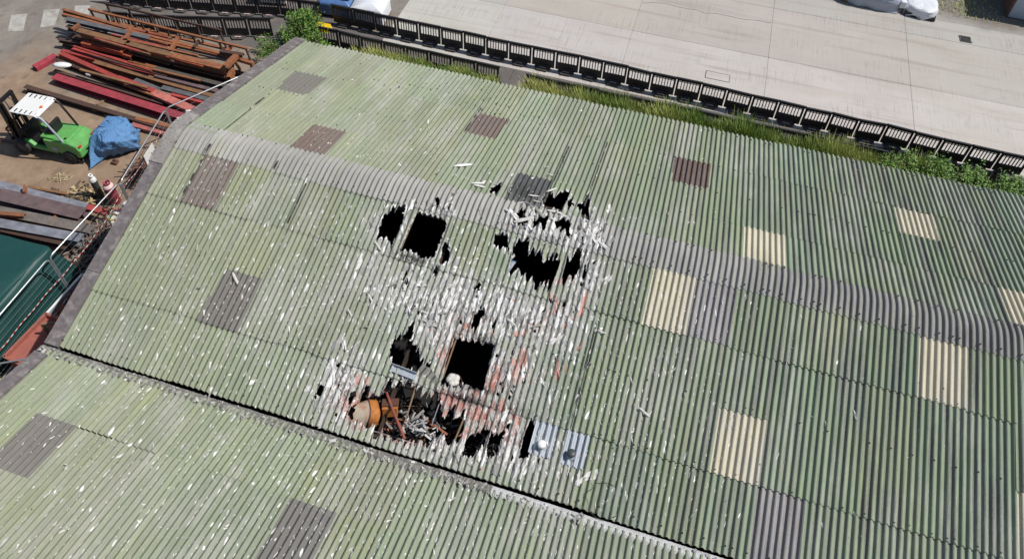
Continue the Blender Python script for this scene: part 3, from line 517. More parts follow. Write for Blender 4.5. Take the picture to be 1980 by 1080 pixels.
# valley gutter with its silt and rubble
b = MB()
b.box((12.6, Y2+.06, ZV-.30), (25, .62, .04)); b.box((12.6, YV+.33, ZV-.2), (25, .03, .2)); b.box((12.6, Y2-.26, ZV-.2), (25, .03, .2))
wpart(b.build('valley_gutter', M['capping']))
b = MB(); b.sm = False
rowy = (YV+.30, YV+.02, YV-.06, YV-.07, YV-.12, YV-.165, Y2-.05, Y2-.11)
hh = (-.28, -.28, -.27, -.02, .02, .045, .075, .04)
def silt(name, x0, x1, q, m):
    b = MB(); nx_ = int((x1-x0)*36); vs = []; nr = len(rowy)
    for i in range(nx_):
        x = x0+i*(x1-x0)/(nx_-1)
        for j, (y, h) in enumerate(zip(rowy, hh)):
            vs.append((x, y+.015*q*(random.random()-.5)-(.05*q*float(vn1(x*2.2, 9)) if j > 5 else 0), ZV+h+(.03*(random.random()-.5)+.04*(float(vn1(x*4+j, 5))-.5))*(j > 2)*q))
    fs = [(i*nr+j, i*nr+j+1, i*nr+j+nr+1, i*nr+j+nr) for i in range(nx_-1) for j in range(nr-1)]
    b.add(vs, [f[::-1] for f in fs]); wpart(b.build(name, m))
silt('gutter_silt', -.30, 11.0, 1.0, M['silt']); silt('gutter_lining', 11.0, 24.9, .3, M['lining'])
# walls, floor and purlins
def gable(x0, x1):
    b = MB()
    pts = [(Q3*CA-.25, GZ), (Q3*CA-.25, -Q3*SA-.12), (0, -.14), (YV, ZV-.36), (Y2-.3, ZV-.36), (Y2-4.6, ZV-.36+4.3*TA), (-12.0, ZV-.36+4.3*TA), (-12.0, GZ)]
    b.prism(pts, x0, x1, 'X'); return wpart(b.build('gable_wall', M['wall']))
gable(-.16, .06); gable(25.2, 25.42)
b = MB(); b.box((12.6, Q3*CA-.14, (GZ-Q3*SA-.12)/2), (25.1, .2, -Q3*SA-.12-GZ)); wpart(b.build('eaves_wall', M['wall']))
b = MB(); b.box((12.6, -12.1, -3.8), (25.5, .2, 4.4)); wpart(b.build('rear_wall', M['wall']))
b = MB(); b.box((12.6, -2.8, GZ+.02), (25.1, 18, .04)); wpart(b.build('charred_floor', M['char']))
for tp in (-.6, -V1, -3.35, -V2, -V3+.2, .55, Q1, 3.05, QT, Q3-.25):
    b = MB(); sg = 1 if tp > 0 else -1
    b.box((12.6, tp*CA, -abs(tp)*SA-.115), (25.0, .07, .13)); wpart(b.build('purlin', M['burnt']))
for xb in np.arange(4.1, 26, 4.08):
    b = MB()
    b.bar((xb, YV+.2, ZV-.25), (xb, -.05, -.28), .07, .16); b.bar((xb, .05, -.28), (xb, Q3*CA-.3, -Q3*SA-.28), .07, .16)
    b.bar((xb, YV+.2, ZV-.33), (xb, Q3*CA-.3, -Q3*SA-.33), .07, .07); wpart(b.build('roof_truss', M['burnt']))
# battens seen across the burnt openings
def batten(x0, t0, x1, t1, w, m, dz=-.03):
    b = MB(); b.bar((x0, t0*CA, -abs(t0)*SA+dz), (x1, t1*CA, -abs(t1)*SA+dz), w, w); return wpart(b.build('batten', m))
for q in BATTENS: batten(*q, M['wood'] if q[4] > .025 else M['galv'])
# the burnt loft under the lowest opening, with its heap of debris
b = MB(); b.box((9.3, -4.85, -2.75), (6.2, 1.9, .12)); wpart(b.build('burnt_loft_floor', M['char']))
b = MB()
for x in (6.4, 9.3, 12.2):
    for y in (-4.1, -5.6): b.box((x, y, (GZ+.04-2.81)/2), (.14, .14, -2.81-GZ-.04))
wpart(b.build('loft_post', M['char']))
pal = [(.012, .011, .011)]*9+[(.06, .055, .05)]*3+[(.22, .2, .19), (.5, .48, .46), (.16, .10, .06), (.22, .08, .04)]
b = MB()
def rot3(): return Matrix.Rotation(random.uniform(-1.2, 1.2), 3, 'X') @ Matrix.Rotation(random.uniform(-1, 1), 3, 'Y') @ Matrix.Rotation(random.uniform(0, 6.28), 3, 'Z')
for k in range(620):
    x = random.gauss(8.6, .9); y = random.gauss(-5.3, .42)
    if not (6.9 < x < 11.6 and -5.75 < y < -4.0): continue
    zr = y*TA; top = zr-.34-.9*abs(random.gauss(0, .55))-.25*abs(x-8.5)
    b.col = random.choice(pal); L = abs(random.gauss(.12, .12))+.04
    b.box((x, y, max(-2.6, top)), (L, random.uniform(.015, .08), random.uniform(.008, .04)), M=rot3())
for k in range(46):                                          # thin rods, laths and torn strips
    x = random.gauss(8.7, .8); y = random.gauss(-5.2, .35)
    if not (7.3 < x < 11.4 and -5.7 < y < -4.2): continue
    b.col = random.choice(((.22, .10, .04), (.05, .045, .04), (.30, .27, .24), (.12, .07, .05), (.36, .13, .07))); zz = y*TA-.32-random.uniform(0, .5)
    a = random.uniform(0, 6.28); l = random.uniform(.15, .45); b.bar((x-l*math.cos(a), y-l*.6*math.sin(a), zz-random.uniform(0, .25)), (x+l*math.cos(a), y+l*.6*math.sin(a), zz+random.uniform(-.05, .1)), random.choice((.012, .018, .05)), .012)
for k in range(120):
    x = random.uniform(9.2, 11.6); y = random.uniform(-5.6, -4.0); b.col = random.choice(pal+[(.3, .12, .05)]); b.box((x, y, -2.64+random.uniform(0, .25)), (random.uniform(.05, .3), random.uniform(.03, .12), .03), M=rot3())
o = b.build('charred_debris', M['multi']); tag(o, kind='stuff'); wpart(o)
b = MB()                                                    # pale ash and splintered cement at the lower lip
for k in range(70):
    x = random.gauss(9.05, .22); t_ = random.gauss(-5.62, .16); g_ = random.choice((.62, .5, .35, .22)); b.col = (g_, g_*.97, g_*.94)
    b.box((x, t_*CA, -abs(t_)*SA-.03+random.uniform(-.12, .06)), (random.uniform(.05, .24), random.uniform(.015, .05), .008), M=rot3())
o = b.build('splintered_cement', M['multi']); tag(o, kind='stuff'); wpart(o)

def roof_frame(x, t, h=0): return Vector((x, t*CA, -abs(t)*SA+h))
# hopper (cream cone with orange band), burnt duct box, fallen pipe, corrugated fragment, flashing, pale lump
def dent(b): b.v = [(x+.022*math.sin(9*y+5*z), y+.02*math.sin(8*x+11*z), z+.018*math.sin(10*x+7*y)) for x, y, z in b.v]
t = thing('hopper', 'round orange rusted metal hopper with cream end poking through burnt roof', 'hopper', roof_frame(7.74, -5.62, -.27))
Mx = Vector((.78, .42, -.30)).to_track_quat('Z', 'Y').to_matrix().to_4x4()
b = MB(); b.lathe([(.255, -.27), (.275, -.17), (.295, -.06), (.305, .02)], 28, Mx, cap=False); b.v = [(v[0]-.13*float(hash1(i, 3))*(i < 28), v[1]-.05*float(hash1(i, 3))*(i < 28), v[2]+.10*(float(hash1(i, 9))-.5)*(i < 28)) for i, v in enumerate(b.v)]; dent(b); b.build('cone', M['cream'], t)
b = MB(); b.lathe([(.308, .02), (.315, .03), (.318, .10), (.312, .17), (.30, .24), (.28, .245), (.02, .20)], 28, Mx, cap=False); dent(b); b.build('drum', M['orange'], t)
b = MB(); b.lathe([(.306, .0), (.323, .012), (.323, .03), (.306, .04)], 28, Mx, cap=False); dent(b); b.build('rim', M['brownsteel'], t)
t = thing('duct_box', 'square rust brown metal box beside the orange hopper in burnt hole', 'box', roof_frame(8.22, -5.33, -.26), R(20))
b = MB(); b.box((0, 0, 0), (.34, .30, .28), M=Matrix.Rotation(R(-14), 3, 'X')); b.build('casing', M['redpipe'] if 0 else M['orange'], t, bev=.012)
b = MB(); b.box((.02, .05, .16), (.38, .22, .02), M=Matrix.Rotation(R(-20), 3, 'X')); b.build('lid', M['brownsteel'], t)
b = MB(); b.tube([roof_frame(7.97, -4.98, -.22), roof_frame(8.3, -5.4, -.02), roof_frame(8.86, -6.02, .12)], .032, 12)
tag(b.build('fallen_pipe', M['redpipe']), 'long rust red pipe leaning out of the burnt hole over the eave', 'pipe')
def corr_piece(w, l, m_, name, label, cat, loc, rot, col):
    V, F, sm = grid_sheet(0, -l, MAIN, 6, wid=w, lift=0)
    V[:, 2] += -V[:, 1]*(-TA)*1.0; V[:, 0] -= w/2; V[:, 1] += l/2
    n = vn1(V[:, 0]/.07, 40)*.09-.04; V[:, 1] += np.where(V[:, 1] < 0, -n, n)
    o = bpy.data.objects.new(name, np_mesh(name, V, F, m_, None, sm)); COL.objects.link(o); o.location = loc; o.rotation_euler = rot; o.color = (*col, 1)
    return tag(o, label, cat)
corr_piece(.58, .42, M['sheet'], 'corrugated_fragment', 'broken grey corrugated sheet fragment lying across the edge of two burnt holes', 'sheet fragment', roof_frame(8.86, -4.66, .12), (R(14), R(9), R(-28)), (.36, .35, .31))
b = MB(); b.bar(roof_frame(8.0, -4.60, .04), roof_frame(8.62, -4.66, .06), .16, .012); b.bar(roof_frame(8.0, -4.53, .07), roof_frame(8.62, -4.585, .10), .012, .07)
tag(b.build('metal_flashing', M['plate']), 'bent silvery strip of metal flashing between the two lower burnt holes', 'flashing')
t = thing('ash_lump', 'rounded pale ash grey lump inside the square burnt hole', 'lump', roof_frame(9.42, -4.38, -.18))
b = MB()
for k in range(7): b.lathe([(.02, -.03), (.09, -.02), (.10, .0), (.06, .035), (.01, .045)], 9, Matrix.Translation((.08*math.cos(k*2.4)*(k > 0), .08*math.sin(k*2.4)*(k > 0), .02*random.random())) @ Matrix.Rotation(random.uniform(-.5, .5), 4, 'X'))
tag(b.build('lump', M['flake'], t), kind='stuff')
b = MB(); b.lathe([(.20, -.10), (.21, -.05), (.20, -.04)], 14, cap=False); b.build('ring', M['brownsteel'], t)
t = thing('hanging_panel', 'small crumpled blue edged panel hanging inside the upper burnt hole', 'panel', roof_frame(9.84, -1.28, -.25))
b = MB(); b.add([(-.12, .1, .05), (.16, .12, .02), (.05, -.14, -.12), (-.12, .1, .044), (.16, .12, .014), (.05, -.14, -.126)], [(0, 2, 1), (3, 4, 5), (0, 1, 4, 3), (1, 2, 5, 4), (2, 0, 3, 5)]); b.build('sheet', M['greywrap'], t)
b = MB(); b.tube([(-.12, .105, .05), (.16, .125, .02)], .014, 6); b.build('edge', M['bluewrap'], t)

# ---------------------------------------------------------------- vents through zinc sheets
def vent(x, t_, xl, xr, ta, tb, capm, label):
    o = thing('roof_vent', label, 'vent', roof_frame(x, t_), group='vents on zinc sheets')
    w = xr-xl; V, F, sm = grid_sheet(ta, tb, MAIN, 3, wid=w, off=.021, lift=0)
    k0 = xl; V[:, 0] += k0-x
    # keep the corrugation in step with the roof
    V[:, 1] -= t_*CA; V[:, 2] -= -abs(t_)*SA
    q = bpy.data.objects.new('base_sheet', np_mesh('base_sheet', V, F, M['plate'], None, sm)); link(q, o)
    b = MB(); b.lathe([(.065, -.05), (.065, .12)], 20); b.build('pipe', M['plate'] if capm is M['white'] else M['pvc'], o)
    b = MB(); b.lathe([(.07, .10), (.095, .105), (.095, .145), (.085, .165), (.05, .176), (.002, .18)], 24); b.build('cap', capm, o)
    b = MB(); b.lathe([(.11, -.02), (.095, .03), (.072, .05)], 20, cap=False); b.build('flange', M['plate'], o)
vent(11.78, -5.30, 11.55-.02, 11.55+3*P+.03, -V2-.065, -5.50, M['white'], 'white capped roof vent on a zinc sheet at the edge of burnt roof')
vent(12.44, -5.30, 12.28-.02, 12.28+3*P+.03, -V2-.065, -5.52, M['pvc'], 'dark grey capped roof vent on a zinc sheet')
b = MB(); pts = []
for k in range(34):
    a = R(60+k*8.2); pts.append(roof_frame(13.33+.36*math.cos(a)*(1+.1*math.sin(k)), -6.0+.36*math.sin(a), .05+.01*math.sin(k*.7)))
b.tube(pts, .006, 5); tag(b.build('wire_loop', M['glossblk']), 'thin black wire bent in a loop lying on the green roof', 'wire')

# ---------------------------------------------------------------- flakes and chips of broken cement
def sheet_off(t, bay2):
    t = np.asarray(t, float)
    if bay2:
        o = np.where(t < W1-.03, .016*(W1-.06-t)/(W1-.04), np.where(t < W3, .012+.016*(W3-t)/(W3-W1), .022+.016*(W3+1.9-t)/1.9)); return o+.004
    a = np.abs(t)
    n = np.where(a < V1+.06, .020+.016*a/V1, np.where(a < V2+.06, .010+.016*(a-V1)/(V2-V1), .016*(a-V2)/(V3-V2)))
    n = np.where((a > VD-.3) & (a < VD+.06), n+.006, n)
    f = np.where(a < Q1+.06, .020+.016*a/Q1, np.where(a < QT+.06, .010+.016*(a-Q1)/(QT-Q1), .016*(a-QT)/(Q3-QT)))
    o = np.where(t < 0, n, f)
    return np.where((t > -S0-.02) & (t < Q0+.02), .05-.03*np.exp(-(t/.22)**2), o)+.004
def surf_z(x, t, bay2=False):
    return surf_z0(x, t, bay2)+sheet_off(t, bay2)
def surf_z0(x, t, bay2=False):
    return (ZV+.03+t*SA+prof(x)/CA if bay2 else -np.abs(t)*SA+prof(x)/CA)
def lap_seal(x, t0, t1, w=.02, cap=False):
    n = max(3, int(abs(t1-t0)/.08)); vs = []; xx = np.linspace(-w, w, 5)
    for i in range(n+1):
        t_ = t0+(t1-t0)*i/n; lift = float(sheet_off(t_, False))
        zz = -math.sqrt(t_*t_+CAP_C**2)*SA if -S0-.05 < t_ < Q0+.05 else -abs(t_)*SA
        for u in xx: vs.append((x+u+.006*(float(vn1(t_*9, 3))-.5), t_*CA, zz+float(prof(x+u))/CA+lift+.002))
    f = [(i*5+j, i*5+j+1, i*5+j+6, i*5+j+5) for i in range(n) for j in range(4)]
    b = MB(); b.add(vs, f if t1 > t0 else [q[::-1] for q in f]); o = b.build('lap_seal', M['burntdirt']); s_ = o.modifiers.new('thickness', 'SOLIDIFY'); s_.thickness = .003
    wpart(o)
lap_seal(S+.04, -S0-1.3, Q1+1.2, .022); lap_seal(3*S+.03, -S0-.2, Q0+.2); lap_seal(12*S+.04, -V1-.3, -V2-.4, .024); lap_seal(10*S+.03, Q0+.3, QB+.6, .02); lap_seal(11*S+.03, .9, QT, .018); lap_seal(4*S+.03, -V1+.1, -S0-.1, .016); lap_seal(7*S+.03, Q1, QT+.4, .014)
def flakes(n, chooser, size, lift, colr, name, kind_parent, long=True, mv=6, jag=(.65, .7), rim=False):
    V = []; F3 = []; C = []
    for k in range(n):
        q = chooser()
        if q is None: continue
        x, t, bay2 = q
        L, w = size()
        if rim and not bay2 and hole_mask(np.array([x, x, x+w*.4, x-w*.4]), np.array([t-L*.45, t+L*.45, t, t])).any(): continue
        a = random.gauss(0, .16 if random.random() < .7 else .6) if long else random.uniform(0, 3.14)
        ca, sa = math.cos(a), math.sin(a); m = mv
        ang = np.linspace(0, 2*math.pi, m, endpoint=False)+random.uniform(0, 1)
        rr = jag[0]+jag[1]*rng.random(m)
        lx = np.cos(ang)*w/2*rr; lt = np.sin(ang)*L/2*rr
        X = x+lx*ca-lt*sa; T = t+lx*sa+lt*ca
        lf = lift()*(.3+rng.random(m)*1.4); cz = float(surf_z(np.array(x), np.array(t), bay2))+lift()+.004
        Z = surf_z(X, T, bay2)*.6+.4*cz+lf
        sh = -np.abs(np.array(0.0))
        Y = (Y2-T*CA) if bay2 else T*CA
        yc = (Y2-t*CA) if bay2 else t*CA
        # keep the 40 percent flattening on the slope
        zt = surf_z(X, T, bay2)-prof(X)/CA; z0 = float(surf_z(np.array(x), np.array(t), bay2))-float(prof(np.array(x)))/CA
        Z = zt+prof(X)/CA*.93+.07*(cz-z0)+lf
        b0 = len(V)
        V += [(x, yc, cz+.004)]+list(zip(X, Y, Z))+list(zip(X, Y, Z-.007))
        for i in range(m):
            j = (i+1) % m; u = (b0, b0+1+i, b0+1+j) if not bay2 else (b0, b0+1+j, b0+1+i); F3.append(u)
            F3.append((b0+1+i, b0+1+m+i, b0+1+j)); F3.append((b0+1+j, b0+1+m+i, b0+1+m+j))
        C += [colr(x, t)]*(1+2*m)
    me = np_mesh(name, V, F3, M['multi'], None, False, np.array(C)); o = bpy.data.objects.new(name, me); COL.objects.link(o); return o
CX, CT = 9.4, -4.0
def chip_pos():
    for _ in range(60):
        if random.random() < .70: x = random.uniform(.1, 15.8 if random.random() < .85 else 22); t = random.uniform(-V3, Q1 if random.random() < .75 else Q3); b2 = False
        else: x = random.uniform(.1, 15); t = random.uniform(.0, W3+.6); b2 = True
        d = math.hypot(x-CX, ((Y2-t*CA) if b2 else t)+4.2)
        w = math.exp(-max(0, d-1.2)/ (3.4 if x > CX else 5.5))*(.42 if (not b2 and t > .4) else 1)
        if x < CX: w = max(w, .24 if (b2 or t < -1.2) else .07)
        if x > 13 and b2: w *= .6
        if random.random() > w: continue
        if random.random() < .8: x = (math.floor(x/P)+.5)*P+random.gauss(.004, .016)
        if not b2 and hole_mask(np.array([x]), np.array([t]))[0]: continue
        if not b2 and abs(t) < .62: continue
        return x, t, b2
def wcol(x, t):
    g = random.choice((.82, .78, .74, .66, .5)); return (g, g*.985, g*.95)
o = flakes(8600, chip_pos, lambda: ((lambda s: (s*random.uniform(2.2, 6.0), s))(min(.055, random.lognormvariate(-4.3, .55)))), lambda: .005, wcol, 'cement_chips', None)
tag(o, 'small white chips of shattered cement scattered over the corrugated roof', 'chips', kind='stuff')
def dmg_pos():
    for _ in range(40):
        x = random.uniform(6.2, 13.4); t = random.uniform(-V3+.15, 1.3)
        d = float(field(SPALL, np.array(x), np.array(t)))
        if random.random() > d**2.0 or random.random() < .75*float(field(REDDENED, np.array(x), np.array(t))): continue
        if hole_mask(np.array([x]), np.array([t]))[0]: continue
        return x, t, False
def dcol(x, t):
    r_ = float(field(REDDENED, np.array(x), np.array(t)))
    if random.random() < r_*.38: 
        k = random.uniform(.8, 1.2); return (.54*k, .29*k, .24*k)
    g = random.choice((.80, .74, .66, .56, .45, .36, .28)); return (g, g*.98, g*.95)
mo = MB(); mo.col = (.02, .022, .015)
for k in range(420):
    x = (math.floor(random.gauss(6.0, 2.6)/P)+.5)*P+random.gauss(0, .02); t_ = random.uniform(.6, Q3-.3)
    if x < .3 or hole_mask(np.array([x]), np.array([t_]))[0]: continue
    s_ = random.uniform(.012, .03); mo.box((x, t_*CA, -t_*SA+float(prof(x))/CA+.008), (s_, s_*random.uniform(1, 3.5), .016), random.gauss(0, .3))
o = mo.build('moss_tufts', M['multi']); tag(o, kind='stuff'); wpart(o)
o = flakes(110, dmg_pos, lambda: (random.uniform(.18, .42), random.uniform(.09, .16)), lambda: random.uniform(.002, .012), dcol, 'broken_plates', None, mv=15, jag=(.5, .8), rim=True)
tag(o, kind='stuff'); wpart(o)
o = flakes(900, dmg_pos, lambda: ((lambda s: (s*random.uniform(1.8, 5), s))(min(.15, random.lognormvariate(-3.15, .6)))), lambda: random.uniform(.001, .009), dcol, 'spalled_flakes', None, mv=11, jag=(.4, 1.05), rim=True)
tag(o, kind='stuff'); wpart(o)
def rim_pos():
    amp, poly = random.choice(HOLES); i = random.randrange(len(poly)); a, c = poly[i], poly[(i+1) % len(poly)]
    u = random.random(); return a[0]+(c[0]-a[0])*u+random.gauss(0, .03), a[1]+(c[1]-a[1])*u+random.gauss(0, .09), False
o = flakes(300, lambda: (lambda q: q if (q and not hole_mask(np.array([q[0]]), np.array([q[1]]))[0] and abs(q[1]) > .1) else None)(rim_pos()), lambda: (random.uniform(.08, .26), random.uniform(.02, .05)), lambda: random.uniform(.002, .012), dcol, 'rim_splinters', None, mv=8, jag=(.4, 1.0), rim=True)
tag(o, kind='stuff'); wpart(o)
def gut_pos():
    x = random.uniform(-.2, 24) if random.random() < .3 else random.uniform(-.2, 14); return x, random.uniform(-.02, .2), True
V = MB()
for k in range(330):
    x = random.uniform(-.25, 13) if random.random() < .85 else random.uniform(15, 24); g_ = random.choice((.62, .5, .4, .3, .24)); V.col = (g_, g_*.97, g_*.93); s = abs(random.gauss(.016, .014))+.010
    yy = random.uniform(Y2-.15, YV-.11); V.box((x, yy, ZV+.05+.4*(YV-.12-yy)*(yy > Y2-.09)+.08*(yy <= Y2-.09)+random.uniform(-.02, .02)), (s*random.uniform(1, 2.4), s, s*.35), M=Matrix.Rotation(random.uniform(-.5, .5), 3, 'X') @ Matrix.Rotation(random.uniform(-.5, .5), 3, 'Y') @ Matrix.Rotation(random.uniform(0, 6), 3, 'Z'))
o = V.build('gutter_rubble', M['multi']); tag(o, 'broken pale cement rubble lying along the valley gutter', 'rubble', kind='stuff')
# larger curled pieces, each a thing of its own
def curl(L, w, seed):
    b = MB(); n, m = 9, 6; top = []; bot = []
    for i in range(n):
        u = i/(n-1)-.5; ww = w*(1-.55*abs(2*u)**3)*(1+.25*(float(hash1(i, seed))-.5))
        for j in range(m):
            a = (j/(m-1)-.5)*2.3; top.append((u*L, math.sin(a)*ww/2.0, math.cos(a)*ww*.42-.02+.03*u*u)); bot.append((u*L, math.sin(a)*(ww-.012)/2, math.cos(a)*(ww*.42-.007)-.02+.03*u*u))
    b.sm = True; N = n*m
    fs = [(i*m+j, (i+1)*m+j, (i+1)*m+j+1, i*m+j+1) for i in range(n-1) for j in range(m-1)]
    b.add(top+bot, fs+[tuple(q+N for q in reversed(f)) for f in fs])
    b.sm = False
    ring = [i*m for i in range(n)]+[(n-1)*m+j for j in range(1, m)]+[i*m+m-1 for i in range(n-2, -1, -1)]+[j for j in range(m-2, 0, -1)]
    b.add(top+bot, [(ring[k], ring[(k+1) % len(ring)], ring[(k+1) % len(ring)]+N, ring[k]+N) for k in range(len(ring))])
    return b
FL = {}
for k, (p, q) in enumerate(FRAGS):
    xa, ta = p; xb, tb = q; L = math.hypot(xb-xa, tb-ta); w = min(.13, max(.035, L*.22))
    a = roof_frame(xa, ta, .075); c = roof_frame(xb, tb, .075); mid = (a+c)/2; d = (c-a).normalized()
    b = curl(L, w, k); pale = random.random() < .7
    mt = M['white'] if k in (0, 1, 2) else (M['sheet'] if not pale else M['flake'])
    o = b.build('cement_fragment', mt); o.color = (.3, .32, .26, 1)
    nrm = Vector((0, SA if ta > 0 else -SA, CA)); s = nrm.cross(d).normalized(); nn = d.cross(s)
    o.matrix_world = Matrix(((d.x, s.x, nn.x, mid.x), (d.y, s.y, nn.y, mid.y), (d.z, s.z, nn.z, mid.z), (0, 0, 0, 1)))
    if k == 0: tag(o, 'long straight white splinter on the green far slope above the burnt holes', 'fragment', 'curled cement fragments on the roof')
    elif k == 3: tag(o, 'pale curled splinter bridging the burnt hole in the ridge', 'fragment', 'curled cement fragments on the roof')
    elif k == 4: tag(o, 'grey green trough shaped fragment beside the burnt holes of the ridge', 'fragment', 'curled cement fragments on the roof')
    else: FL[o] = (mid.x, ta, L, pale)

def region(x, t):
    return 'on the ridge by the upper burnt holes' if -.7 < t < .5 else 'on the far slope above the upper burnt holes' if t > 0 else 'between the upper holes and the first lap' if t > -2 else 'on the white spalled band between upper and lower holes' if t > -3.6 else 'around the lower burnt holes'
rg = {}
for o, (x, t_, L, pale) in FL.items(): rg.setdefault(region(x, t_), []).append((x, o))
OR_ = 'first second third fourth fifth sixth seventh eighth ninth tenth eleventh twelfth thirteenth'.split()
for q_, l in rg.items():
    l.sort(key=lambda e: e[0])
    for i, (x, o) in enumerate(l): tag(o, '%s curled fragment from the left %s' % (OR_[i], q_), 'fragment', 'curled cement fragments on the roof')
# ================================================================== BARRIERS
def barrier_meshes():
    b = MB(); W = .965
    b.box((0, 0, .94), (W, .055, .12)); b.box((0, 0, 1.0), (W-.04, .075, .03))
    b.box((0, 0, .245), (W, .055, .33))
    for s in (-1, 1): b.box((s*(W/2-.04), 0, .65), (.08, .06, .46))
    for k in range(8):
        x = -W/2+.1+.05+(W-.2-.03)*k/8.0+.02
    n = 7; wz = W-.16
    for k in range(1, n): b.box((-wz/2+wz*k/n, 0, .65), (.035, .026, .46))
    panel = b.mesh('panel', M['black'])
    r = MB()
    for k in range(9): r.box((-W/2+.08+k*(W-.16)/8, -.032, .30), (.03, .02, .26)); r.box((-W/2+.08+k*(W-.16)/8, .032, .30), (.03, .02, .26))
    for s in (-1, 1): r.box((s*(W/2-.05), -.036, .55), (.03, .02, .7))
    r.box((0, -.036, .46), (W-.1, .018, .025)); r.box((0, -.036, .855), (W-.1, .018, .025))
    ribs = r.mesh('ribs', M['black'])
    hinges = []
    for s in (-1, 1):
        h = MB(); h.tube([(s*.497, 0, .93), (s*.497, 0, 1.035)], .022, 8); hinges.append(h.mesh('hinge', M['black']))
    f = MB(); f.prism([(-.33, -.06), (-.20, -.27), (.20, -.27), (.33, -.06), (.33, .06), (.20, .27), (-.20, .27), (-.33, .06)], 0, .07)
    vs = [(-.30, -.055, .07), (.30, -.055, .07), (.30, .055, .07), (-.30, .055, .07), (-.22, -.03, .16), (.22, -.03, .16), (.22, .03, .16), (-.22, .03, .16)]
    f.add(vs, [(4, 5, 6, 7), (0, 1, 5, 4), (1, 2, 6, 5), (2, 3, 7, 6), (3, 0, 4, 7)])
    foot = f.mesh('foot', M['feet'])
    out = [('panel', panel), ('ribs', ribs), ('hinge', hinges[0]), ('hinge', hinges[1]), ('foot', foot)]
    for d in (-1, 1):
        k = MB(); k.box((0, d*.19, .073), (.09, .05, .01)); out.append(('foot_slot', k.mesh('foot_slot', M['glossblk'])))
        q = MB(); q.box((0, d*.105, .075), (.28, .045, .014)); out.append(('reflector', q.mesh('reflector', M['reflect'])))
    return out
BM = barrier_meshes()
def barrier(x, y, rz, label, group, z=GZ, lean=0):
    o = thing('barrier', label, 'barrier', (x, y, z), rz, group); o.rotation_euler.x = lean
    for n, me in BM:
        link(bpy.data.objects.new(n, me), o)
    return o
ORD = 'first second third fourth fifth sixth seventh eighth ninth tenth eleventh twelfth thirteenth fourteenth fifteenth sixteenth seventeenth eighteenth nineteenth twentieth twenty-first twenty-second twenty-third twenty-fourth twenty-fifth twenty-sixth twenty-seventh twenty-eighth'.split()
def row(pts, label, group, rev=False):
    N = len(pts)-1
    for i in range(len(pts)-1):
        a, c = pts[i], pts[i+1]
        barrier((a[0]+c[0])/2, (a[1]+c[1])/2, math.atan2(c[1]-a[1], c[0]-a[0])+random.gauss(0, .008), label % ORD[N-1-i if rev else i], group, GZ+.015, random.gauss(0, .012))
def chain(p0, p1, n): return [(p0[0]+(p1[0]-p0[0])*k/n, p0[1]+(p1[1]-p0[1])*k/n+random.gauss(0, .02)) for k in range(n+1)]
row(chain((-2.42, 12.88), (8.77, 12.89), 11)+chain((8.77, 12.89), (18.85, 12.57), 10)[1:]+chain((18.85, 12.57), (25.95, 12.36), 7)[1:], '%s black slotted barrier from the left in the long row beside the concrete yard', 'barriers along the concrete yard')
row([(-12.8, 11.05), (-11.8, 11.12), (-10.8, 11.28), (-9.8, 11.48), (-8.8, 11.7), (-7.8, 11.93), (-6.82, 12.14), (-5.85, 12.38), (-4.88, 12.62)], '%s black barrier from the bush in the back angled row behind the steel stack', 'barriers of the back angled row', True)
row([(-4.86, 12.62), (-3.9, 12.72), (-2.95, 12.82)], '%s barrier from the left behind the bush where two barrier rows join', 'barriers behind the bush')
row([(-11.3, 9.3), (-10.3, 9.51), (-9.25, 9.70), (-8.29, 9.96), (-7.33, 10.25), (-6.37, 10.50), (-5.38, 10.83), (-4.40, 11.10)], '%s dark barrier from the bush in the front angled row just behind the steel stack', 'barriers of the front angled row', True)
row(chain((-2.35, 11.25), (5.85, 11.12), 8), '%s dark barrier leftwards from the walkway gap in the row facing the roof', 'barriers left of the walkway gap', True)
row(chain((6.97, 11.03), (20.9, 11.04), 14), '%s dark barrier rightwards from the walkway gap in the row behind tall grass', 'barriers right of the walkway gap')
t = thing('yellow_lid', 'bright yellow plastic cover lying between the barrier rows by the bush', 'cover', (-2.75, 12.30, GZ+.04))
b = MB(); b.prism([(-.42, -.22), (.42, -.30), (.5, .1), (.3, .32), (-.35, .3)], .0, .10); b.build('lid', M['yellow'], t, bev=.03)
b = MB(); b.box((.02, .02, .115), (.4, .12, .03), .1); b.build('handle', M['yellow'], t, bev=.01)

# ================================================================== WRAPPED GOODS AND CONTAINER
def pallet(o, w, d, z0=0):
    b = MB()
    for k in range(5): b.box((0, -d/2+.06+k*(d-.12)/4, z0+.125), (w, .1, .022))
    for s in (-1, 0, 1): b.box((s*(w/2-.06), 0, z0+.06), (.1, d, .1))
    b.build('pallet', M['wood'], o)
def goods(x, y, rz, w, d, h, m, label, group=None, top=None):
    o = thing('wrapped_pallet', label, 'pallet', (x, y, GZ), rz, group); pallet(o, w, d)
    b = MB(); n = 14; vs = []; fs = []; L = 7
    for l in range(L):
        z = .14+h*l/(L-1); k = 1 if l < L-1 else .9
        for i in range(n*4):
            s_, u = divmod(i, n); u = u/n-.5; pt = [(u, -.5), (.5, u), (-u, .5), (-.5, -u)][s_]
            j = .02*(random.random()-.5)
            vs.append((pt[0]*w*k+j, pt[1]*d*k+j, z+.02*(random.random()-.5)*(l > 0)))
    N = n*4
    fs = [(l*N+i, l*N+(i+1) % N, (l+1)*N+(i+1) % N, (l+1)*N+i) for l in range(L-1) for i in range(N)]
    vs.append((0, 0, .14+h+.015)); c_ = len(vs)-1
    fs += [((L-1)*N+i, (L-1)*N+(i+1) % N, c_) for i in range(N)]
    b.sm = True; b.add(vs, fs); b.build('wrapping', m, o); return o
